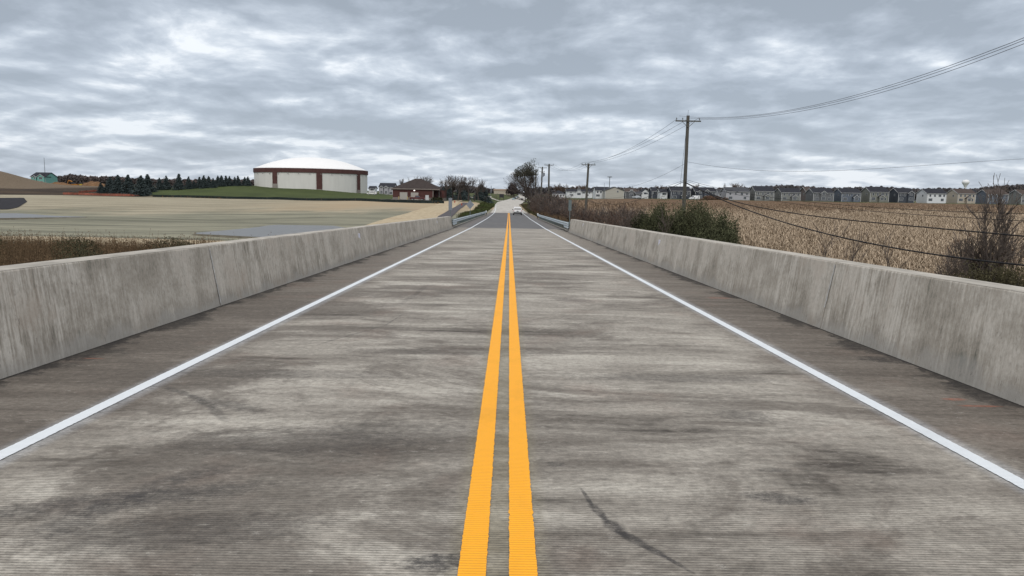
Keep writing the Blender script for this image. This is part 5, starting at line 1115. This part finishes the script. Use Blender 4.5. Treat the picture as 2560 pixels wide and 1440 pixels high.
for i, (px, Y, yt) in enumerate([(2440, 47, 560), (2475, 46, 540), (2535, 47, 545), (2400, 46, 610)]):
    x = atx(px, Y); h = at(px, yt, Y)[2]-tz(x, Y); place(BS[2], x, Y, i, (h/5*.75, h/5*.75, h/5), label='%s twiggy shrub from the left around the tall bare tree at right' % ORD[i], cat='shrub', group='bare shrubs at the right edge')
# dense dark tree beside the road, far
dt = bare_tree('round_tree', 9, seed=60, twm=M_twig, minr=.05, trunk=.4, maxlev=3, spread=.75, kids=(3, 4), leaves=3500, leafmat=mat('purple_brown_leaves', (0.045, 0.036, 0.04), .9, .4, 1), leafsize=.42)
x = atx(1285, 600); h = at(1285, 459.5, 600)[2]-tz(x, 600); place(park(dt), x, 600, 0, (h/9*.95, h/9*.95, h/9), label='rounded dense dark tree at the far left side of the road')
# trees behind houses (individual ones that stand out)
FT = [park(bare_tree('bare_tree', 12, seed=s, twm=m_, minr=.05, trunk=.30, maxlev=3, spread=.7, kids=(2, 4))) for s, m_ in ((91, M_twig3), (92, M_twig2))]
ft = [(1390, 455, 520), (1403, 461, 520), (1425, 458, 530), (1436, 462, 530), (1448, 464, 540), (1462, 461, 520), (1487, 463, 540), (1545, 466, 560), (1588, 464, 560), (1636, 462, 560), (1737, 457, 500), (1745, 461, 520), (1810, 457, 500), (1838, 457, 500), (1852, 456, 510), (1885, 462, 540), (2495, 460, 520)]
for i, (px, yt, Y) in enumerate(ft):
    x = atx(px, Y); z = at(px, 498, Y)[2]; h = at(px, yt, Y)[2]-z; place(FT[i % 2], x, Y, i*1.1, (h/12*1.1, h/12*1.1, h/12), z=z, label='%s bare tree from the left sticking up behind the houses' % ORD[i], group='bare trees behind the houses')
# distant woods as a mass
M_wood = mat('far_woods', (0.115, 0.10, 0.102), .95, col2=(0.072, 0.073, 0.078), sc=.045, detail=6)
M_woodl = mat('far_woods_brown', (0.13, 0.098, 0.093), .95, col2=(0.078, 0.074, 0.074), sc=.04, detail=6)
def woods(name, px0, px1, Y, ytop_pts, ybase, mt, n, label, sz=1.3, depth=40):
    px = rng.uniform(px0, px1, n); tops = np.interp(px, [q[0] for q in ytop_pts], [q[1] for q in ytop_pts])
    tops = tops-1.8*np.sin(px*.35)*np.sin(px*.13+1)-1.6*np.abs(np.sin(px*.21+px*px*.0007)); Yv = Y+rng.random(n)*depth; u = rng.random(n)**.75
    C = np.array([at(a, c+(t-c)*uu, yy) for a, t, c, uu, yy in zip(px, tops, np.full(n, ybase), u, Yv)])
    o = quads(name, leaf_quads(C, sz, 1.3), mt); tag(o, label, 'woods', kind='stuff'); return o
woods('far_woods', -40, 700, 640, [(-40, 452), (100, 448), (146, 443), (180, 437), (210, 441), (240, 443), (300, 443), (330, 447), (400, 450), (480, 451), (640, 452), (700, 453)], 474, M_woodl, 50000, 'dark brown and green woods behind the spruces at left', 1.0)
woods('far_woods', 1085, 1300, 900, [(1085, 468), (1150, 466), (1200, 470), (1240, 476), (1275, 478), (1300, 476)], 484, M_wood, 5000, 'low dark treeline at the end of the grass left of the road', 2.0)
woods('far_woods', 1310, 1720, 800, [(1310, 472), (1380, 470), (1480, 471), (1600, 472), (1720, 470)], 494, M_wood, 8000, 'dark far treeline behind the left houses', 2.0)
woods('far_woods', 1700, 2640, 700, [(1700, 474), (1880, 470), (1930, 466), (1960, 464), (2020, 467), (2060, 472), (2200, 468), (2290, 474), (2350, 472), (2430, 474), (2480, 467), (2560, 463), (2640, 462)], 502, M_wood, 50000, 'dark far treeline behind the right houses', 1.1)

# ------------------------------------------------------------------ corn field
def corn_mat():
    mt, g, b, tc = newmat('dry_corn')
    sp = g.n('ShaderNodeSeparateXYZ'); g.l(tc, sp.inputs[0]); n = g.noise(tc, 3.0, 4, .7); n2 = g.noise(g.scale(tc, (.4, 1, 1)), .035, 4, .6)
    c = g.mix(g.map(n, .32, .68), (0.18, 0.13, 0.088), (0.55, 0.45, 0.335))
    red = g.mix(g.map(n, .3, .7), (0.145, 0.10, 0.068), (0.29, 0.21, 0.145))
    yy = g.m('ADD', sp.outputs[1], g.m('MULTIPLY', g.m('SUBTRACT', n2, .5), 150)); c = g.mix(g.map(yy, 165, 215, 0, .9, True), c, red)
    c = g.mix(g.map(n2, .58, .7, 0, .5), c, (0.27, .20, .135))
    g.l(c, b.inputs['Base Color']); b.inputs['Roughness'].default_value = .9; b.inputs['Specular IOR Level'].default_value = .1; return mt
M_corn = corn_mat()
def corn():
    xs_, ys_ = [], []
    Q = []
    def edge(y): return np.interp(y, [30, 60, 90, 120, 200, 300], [25, 24, 22, 19, 16, 18])
    for (ya, yb, dens, hs, ls) in [(46, 75, 2.3, 1.0, .8), (75, 120, 1.5, 1.05, 1.05), (120, 190, .65, 1.1, 1.6), (190, 300, .24, 1.1, 2.5)]:
        xmax = yb*.80+8; n = int((yb-ya)*(xmax-16)*dens); x = rng.uniform(16, xmax, n); y = rng.uniform(ya, yb, n)
        y = np.round(y/.76)*.76+rng.normal(size=n)*.06
        k = (x > edge(y)+rng.normal(size=n)*.5) & (x < y*.78+6); x = x[k]; y = y[k]; n = len(x); z = terrain(x, y)
        hgt = (1.95+.22*rng.normal(size=n))*(1+.05*np.sin(x*.3+y*.2))
        # stalks
        w_ = .022*ls; a = rng.random(n)*6.28; dx = np.cos(a)*w_; dy = np.sin(a)*w_; lx = rng.normal(size=n)*.12; ly = rng.normal(size=n)*.12
        p = np.stack([x, y, z], 1)
        Q.append(np.stack([p+np.stack([-dx, -dy, 0*x], 1), p+np.stack([dx, dy, 0*x], 1), p+np.stack([lx+dx*.4, ly+dy*.4, hgt], 1), p+np.stack([lx-dx*.4, ly-dy*.4, hgt], 1)], 1))
        for j in range(9):
            t = .22+.78*rng.random(n) if ya > 70 else .15+.85*rng.random(n); a = rng.random(n)*6.28; L = (.30+.35*rng.random(n))*(1+.25*(ls-1)); b0 = p+np.stack([lx*t, ly*t, hgt*t], 1); u = np.stack([np.cos(a), np.sin(a), 0*a], 1); v = np.stack([-np.sin(a), np.cos(a), 0*a], 1)*(.032*ls+.01)
            up = (.25+.3*rng.random(n))[:, None]*np.array([0, 0, 1.]); m_ = b0+u*(L*.5)[:, None]+up*L[:, None]*.6; e = b0+u*L[:, None]-np.array([0, 0, 1.])*(L*(.1+.7*rng.random(n)))[:, None]
            Q.append(np.stack([b0, m_-v, e, m_+v], 1))
    return np.concatenate(Q)
Qc = corn(); o = quads('corn_field', Qc, M_corn); tag(o, 'wide field of dry standing corn right of the bridge', 'corn field', kind='stuff')
print('corn quads', len(Qc))
# far stubble / bean field sheet and dark lawn strip before the houses
M_bean = mat('brown_bean_field', (0.15, 0.098, 0.058), .95, col2=(0.095, 0.06, 0.038), sc=.2, stretch=(.2, 1, 1), bmp=.2)
sheet('bean_field', [(26, 292), (120, 292), (300, 292)], [(40, 392), (150, 392), (420, 392)], M_bean, .25, 80, 20)
sheet('house_lawn', [(38, 392), (150, 392), (430, 392)], [(38, 413), (150, 413), (430, 413)], mat('dark_house_lawn', (0.05, 0.065, 0.022), .95, .3, .1), .12, 60, 6)
# brush pile in front of the houses
bp = leafy_shrub('brush_pile', 5.5, 1.9, 2600, mat('brush_brown', (0.115, 0.075, 0.055), .95, .4, .7), 200, .45); place(park(bp), atx(1783, 400), 400, 0, (1.1, .6, 1), label='brown brush pile in front of the pale grey houses', cat='brush pile')

# ------------------------------------------------------------------ weeds bottom left, roadside grass
M_weed = mat('dry_weed_stems', (0.17, 0.115, 0.068), .95, col2=(0.075, 0.052, 0.032), sc=.6); M_weedg = mat('dark_green_weeds', (0.078, 0.078, 0.042), .95, col2=(0.032, 0.031, 0.02), sc=.7)
def blades(n, xf, yr, hh, wd, zoff=0, lean=.25):
    y = rng.uniform(*yr, n); x = xf(y, n); z = terrain(x, y)+zoff; h = hh*(.45+.75*rng.random(n)); a = rng.random(n)*6.28
    l = rng.normal(size=(n, 2))*lean*h[:, None]; dx = np.cos(a)*wd; dy = np.sin(a)*wd; p = np.stack([x, y, z], 1)
    return np.stack([p-np.stack([dx, dy, 0*x], 1), p+np.stack([dx, dy, 0*x], 1), p+np.stack([l[:, 0]+dx*.3, l[:, 1]+dy*.3, h], 1), p+np.stack([l[:, 0]-dx*.3, l[:, 1]-dy*.3, h], 1)], 1)
def clumps(n, xf, yr, hh, size):
    y = rng.uniform(*yr, n); x = xf(y, n); z = terrain(x, y)+rng.random(n)*hh*(.6+.5*np.sin(x*.6+y*.37)); return leaf_quads(np.stack([x, y, z], 1), size, 1.6, .4)
lf = lambda y, n: -np.maximum(y*(.86-.46*rng.random(n)**1.35-.10*rng.random(n)**6), 7)-np.where(y < 55, rng.random(n)*4, 0)
near_w = np.concatenate([blades(22000, lf, (60, 90), 1.25, .016), blades(9000, lf, (22, 60), 1.15, .014), blades(4000, lf, (52, 89), 1.9, .02, 0, .12)])
seed_ = near_w[:, 2:4].mean(1)[rng.random(len(near_w)) < .5]; near_w = np.concatenate([near_w, leaf_quads(seed_, .07, 2.0, .8), leaf_quads(seed_+rng.normal(size=seed_.shape)*.08, .06, 2.0, .8)])
o = quads('dry_weeds', near_w, M_weed); tag(o, 'brown dry weeds and grass behind the left parapet', 'weeds', kind='stuff')
o = quads('green_weeds', np.concatenate([clumps(120000, lf, (46, 84), 1.75, .085), clumps(26000, lf, (18, 48), 1.2, .10)]), M_weedg); tag(o, 'dark green low growth under the dry weeds behind the left parapet', 'weeds', kind='stuff')
rf_ = lambda y, n: 5.8+rng.random(n)*(np.interp(y, [36, 60, 90, 130, 200], [22, 19, 16, 12, 6]))
rw = np.concatenate([blades(30000, rf_, (34, 190), 1.25, .018), blades(9000, lambda y, n: rng.uniform(14, 40, n), (34, 50), 1.2, .014), blades(12000, lambda y, n: rng.uniform(6.5, 34, n), (10, 36), 1.1, .012)])
o = quads('roadside_weeds', rw, M_weed); tag(o, 'brown weeds between the right parapet and the corn', 'weeds', kind='stuff')
o = quads('roadside_scrub', np.concatenate([clumps(14000, rf_, (36, 190), 1.1, .22), clumps(9000, lambda y, n: rng.uniform(14, 42, n), (34, 47), 1.0, .14), clumps(16000, lambda y, n: rng.uniform(6.5, 36, n), (10, 36), 1.0, .12)]), mat('brown_scrub', (0.085, 0.06, 0.042), .95, col2=(0.03, .026, .018), sc=.6)); tag(o, 'low brown scrub behind the right parapet', 'scrub', kind='stuff')
# verge grass by the left guardrail
vg = lambda y, n: -rng.uniform(5.9, 6.9+2.6*np.clip((y-100)/60, 0, 1), n)
o = quads('verge_grass', np.concatenate([clumps(16000, vg, (104, 290), 1.15, .22), blades(8000, vg, (100, 290), 1.1, .03)]), mat('verge_green', (0.055, 0.085, 0.025), .95, col2=(0.045, .038, .022), sc=.25)); tag(o, 'green and brown verge grass beside the left guardrail', 'grass', kind='stuff')
vr = lambda y, n: rng.uniform(5.2, 9.5, n)
o = quads('verge_grass', np.concatenate([clumps(7000, vr, (135, 320), .6, .3), blades(4000, vr, (130, 320), .7, .04)]), mat('verge_olive', (0.065, 0.07, 0.03), .95, col2=(0.05, .035, .022), sc=.25)); tag(o, 'olive verge grass at the foot of the thicket on the right', 'grass', kind='stuff')
# weeds along the silt fence
fp = np.array([q[:2] for q in fenceA]); 
def ff(n):
    t = rng.random(n)*(len(fp)-1); i = np.minimum(t.astype(int), len(fp)-2); f_ = (t-i)[:, None]; p = fp[i]*(1-f_)+fp[i+1]*f_; return p[:, 0], p[:, 1]-1.5-rng.random(n)*1.5
xx, yy_ = ff(900); z = terrain(xx, yy_); C = np.stack([xx, yy_, z+rng.random(900)*.5], 1); o = quads('fence_weeds', leaf_quads(C, .3, 1.6, .8), M_weed); tag(o, 'sparse dry weeds along the black silt fence', 'weeds', kind='stuff')
# side streets, walks, shoulder gravel, hydrants, far odds and ends
M_walk = mat('pale_sidewalk', (0.34, 0.33, 0.30), .9, .1, .4)
tag(sheet('sidewalk', [(-6.5, 318), (-20, 322), (-34, 326)], [(-6.5, 320.2), (-20, 324.2), (-34, 328.2)], M_walk, .12, 30, 3), kind='structure')
tag(sheet('sidewalk', [(4.5, 318), (14, 320)], [(4.5, 320.5), (14, 322.5)], M_walk, .12, 20, 3), kind='structure')
tag(sheet('side_street', [(8, 478), (30, 482), (60, 486)], [(9, 500), (30, 502), (60, 506)], M_croad, .12, 30, 4), kind='structure')
tag(sheet('side_street', [(-2, 505), (-40, 515), (-90, 520)], [(-1, 530), (-40, 528), (-90, 532)], M_croad, .12, 30, 4), kind='structure')
tag(sheet('gravel_shoulder', [(5.0, 128), (5.0, 150), (4.7, 175)], [(8.2, 134), (7.2, 150), (5.6, 175)], M_straw, .16, 20, 5), kind='structure')
M_hyd = mat('hydrant_red', (0.36, 0.06, 0.03), .6)
for px, py, Y, lab in [(1154.5, 507, 235, 'red hydrant on the straw beside the trail end'), (1137, 505, 250, 'small rust red hydrant near the bare tree trunks')]:
    x = atx(px, Y); h_ = empty('fire_hydrant', (x, Y, tz(x, Y))); tag(h_, lab, 'fire hydrant', 'hydrants near the trail')
    MB().lathe([(.17, -.1), (.17, .08), (.12, .1), (.12, .62), (.16, .64), (.15, .74), (.08, .86), (.001, .9)], 12).build('barrel', M_hyd, h_); MB().tube([(-.24, 0, .48), (.24, 0, .48)], .07, 8).build('nozzle', M_hyd, h_)
# monument sign, low warehouse
ms = empty('billboard', (atx(1254, 470), 470, at(1254, 497, 470)[2])); tag(ms, 'small dark signboard on posts left of the road near the queue', 'signboard'); 
MB().box(-1.4, 1.4, -.1, .1, .8, 3.0).build('board', M_term, ms); MB().box(-1.3, -1.1, -.08, .08, -1, 1.0).build('leg', M_dk, ms); MB().box(1.1, 1.3, -.08, .08, -1, 1.0).build('leg', M_dk, ms)
wh = empty('warehouse', (atx(1255, 820), 820, at(1255, 483, 820)[2])); tag(wh, 'long low pale warehouse with tan roof on the horizon left of the road', 'warehouse')
MB().box(-9, 9, 0, 12, -2, 3.0).build('wall', WALLS['beige'], wh); gable_roof(-9, 9, 0, 12, 3.0, 1.6, 'x').build('roof', mat('tan_roof', (.22, .17, .13), .9), wh)
# young trees and picnic shelter in the park
for i, (px, Y, yt) in enumerate([(1211, 330, 489), (1216, 340, 488), (1243, 360, 478), (1204, 360, 488)]):
    x = atx(px, Y); h = at(px, yt, Y)[2]-tz(x, Y); place(SAP[i % 2], x, Y, i, (h/4, h/4, h/4), label='%s young bare tree from the left on the grass before the side street' % ORD[[1, 2, 3, 0][i]], cat='sapling', group='young trees on the grass left of the road')
sh_ = empty('picnic_shelter', (atx(1218, 400), 400, tz(atx(1218, 400), 400))); tag(sh_, 'small open shelter with pale roof on the grass left of the road', 'shelter')
gable_roof(-2, 2, -1.5, 1.5, 2.0, .7, 'x', .3).build('roof', M_walk, sh_)
for sx_ in (-1.8, 1.8):
    for sy_ in (-1.3, 1.3): MB().box(sx_-.08, sx_+.08, sy_-.08, sy_+.08, -.2, 2.0).build('post', M_dk, sh_)
for o in protos:
    if '_used' in o: del o['_used']
for o in bpy.data.objects:
    if '_used' in o: del o['_used']
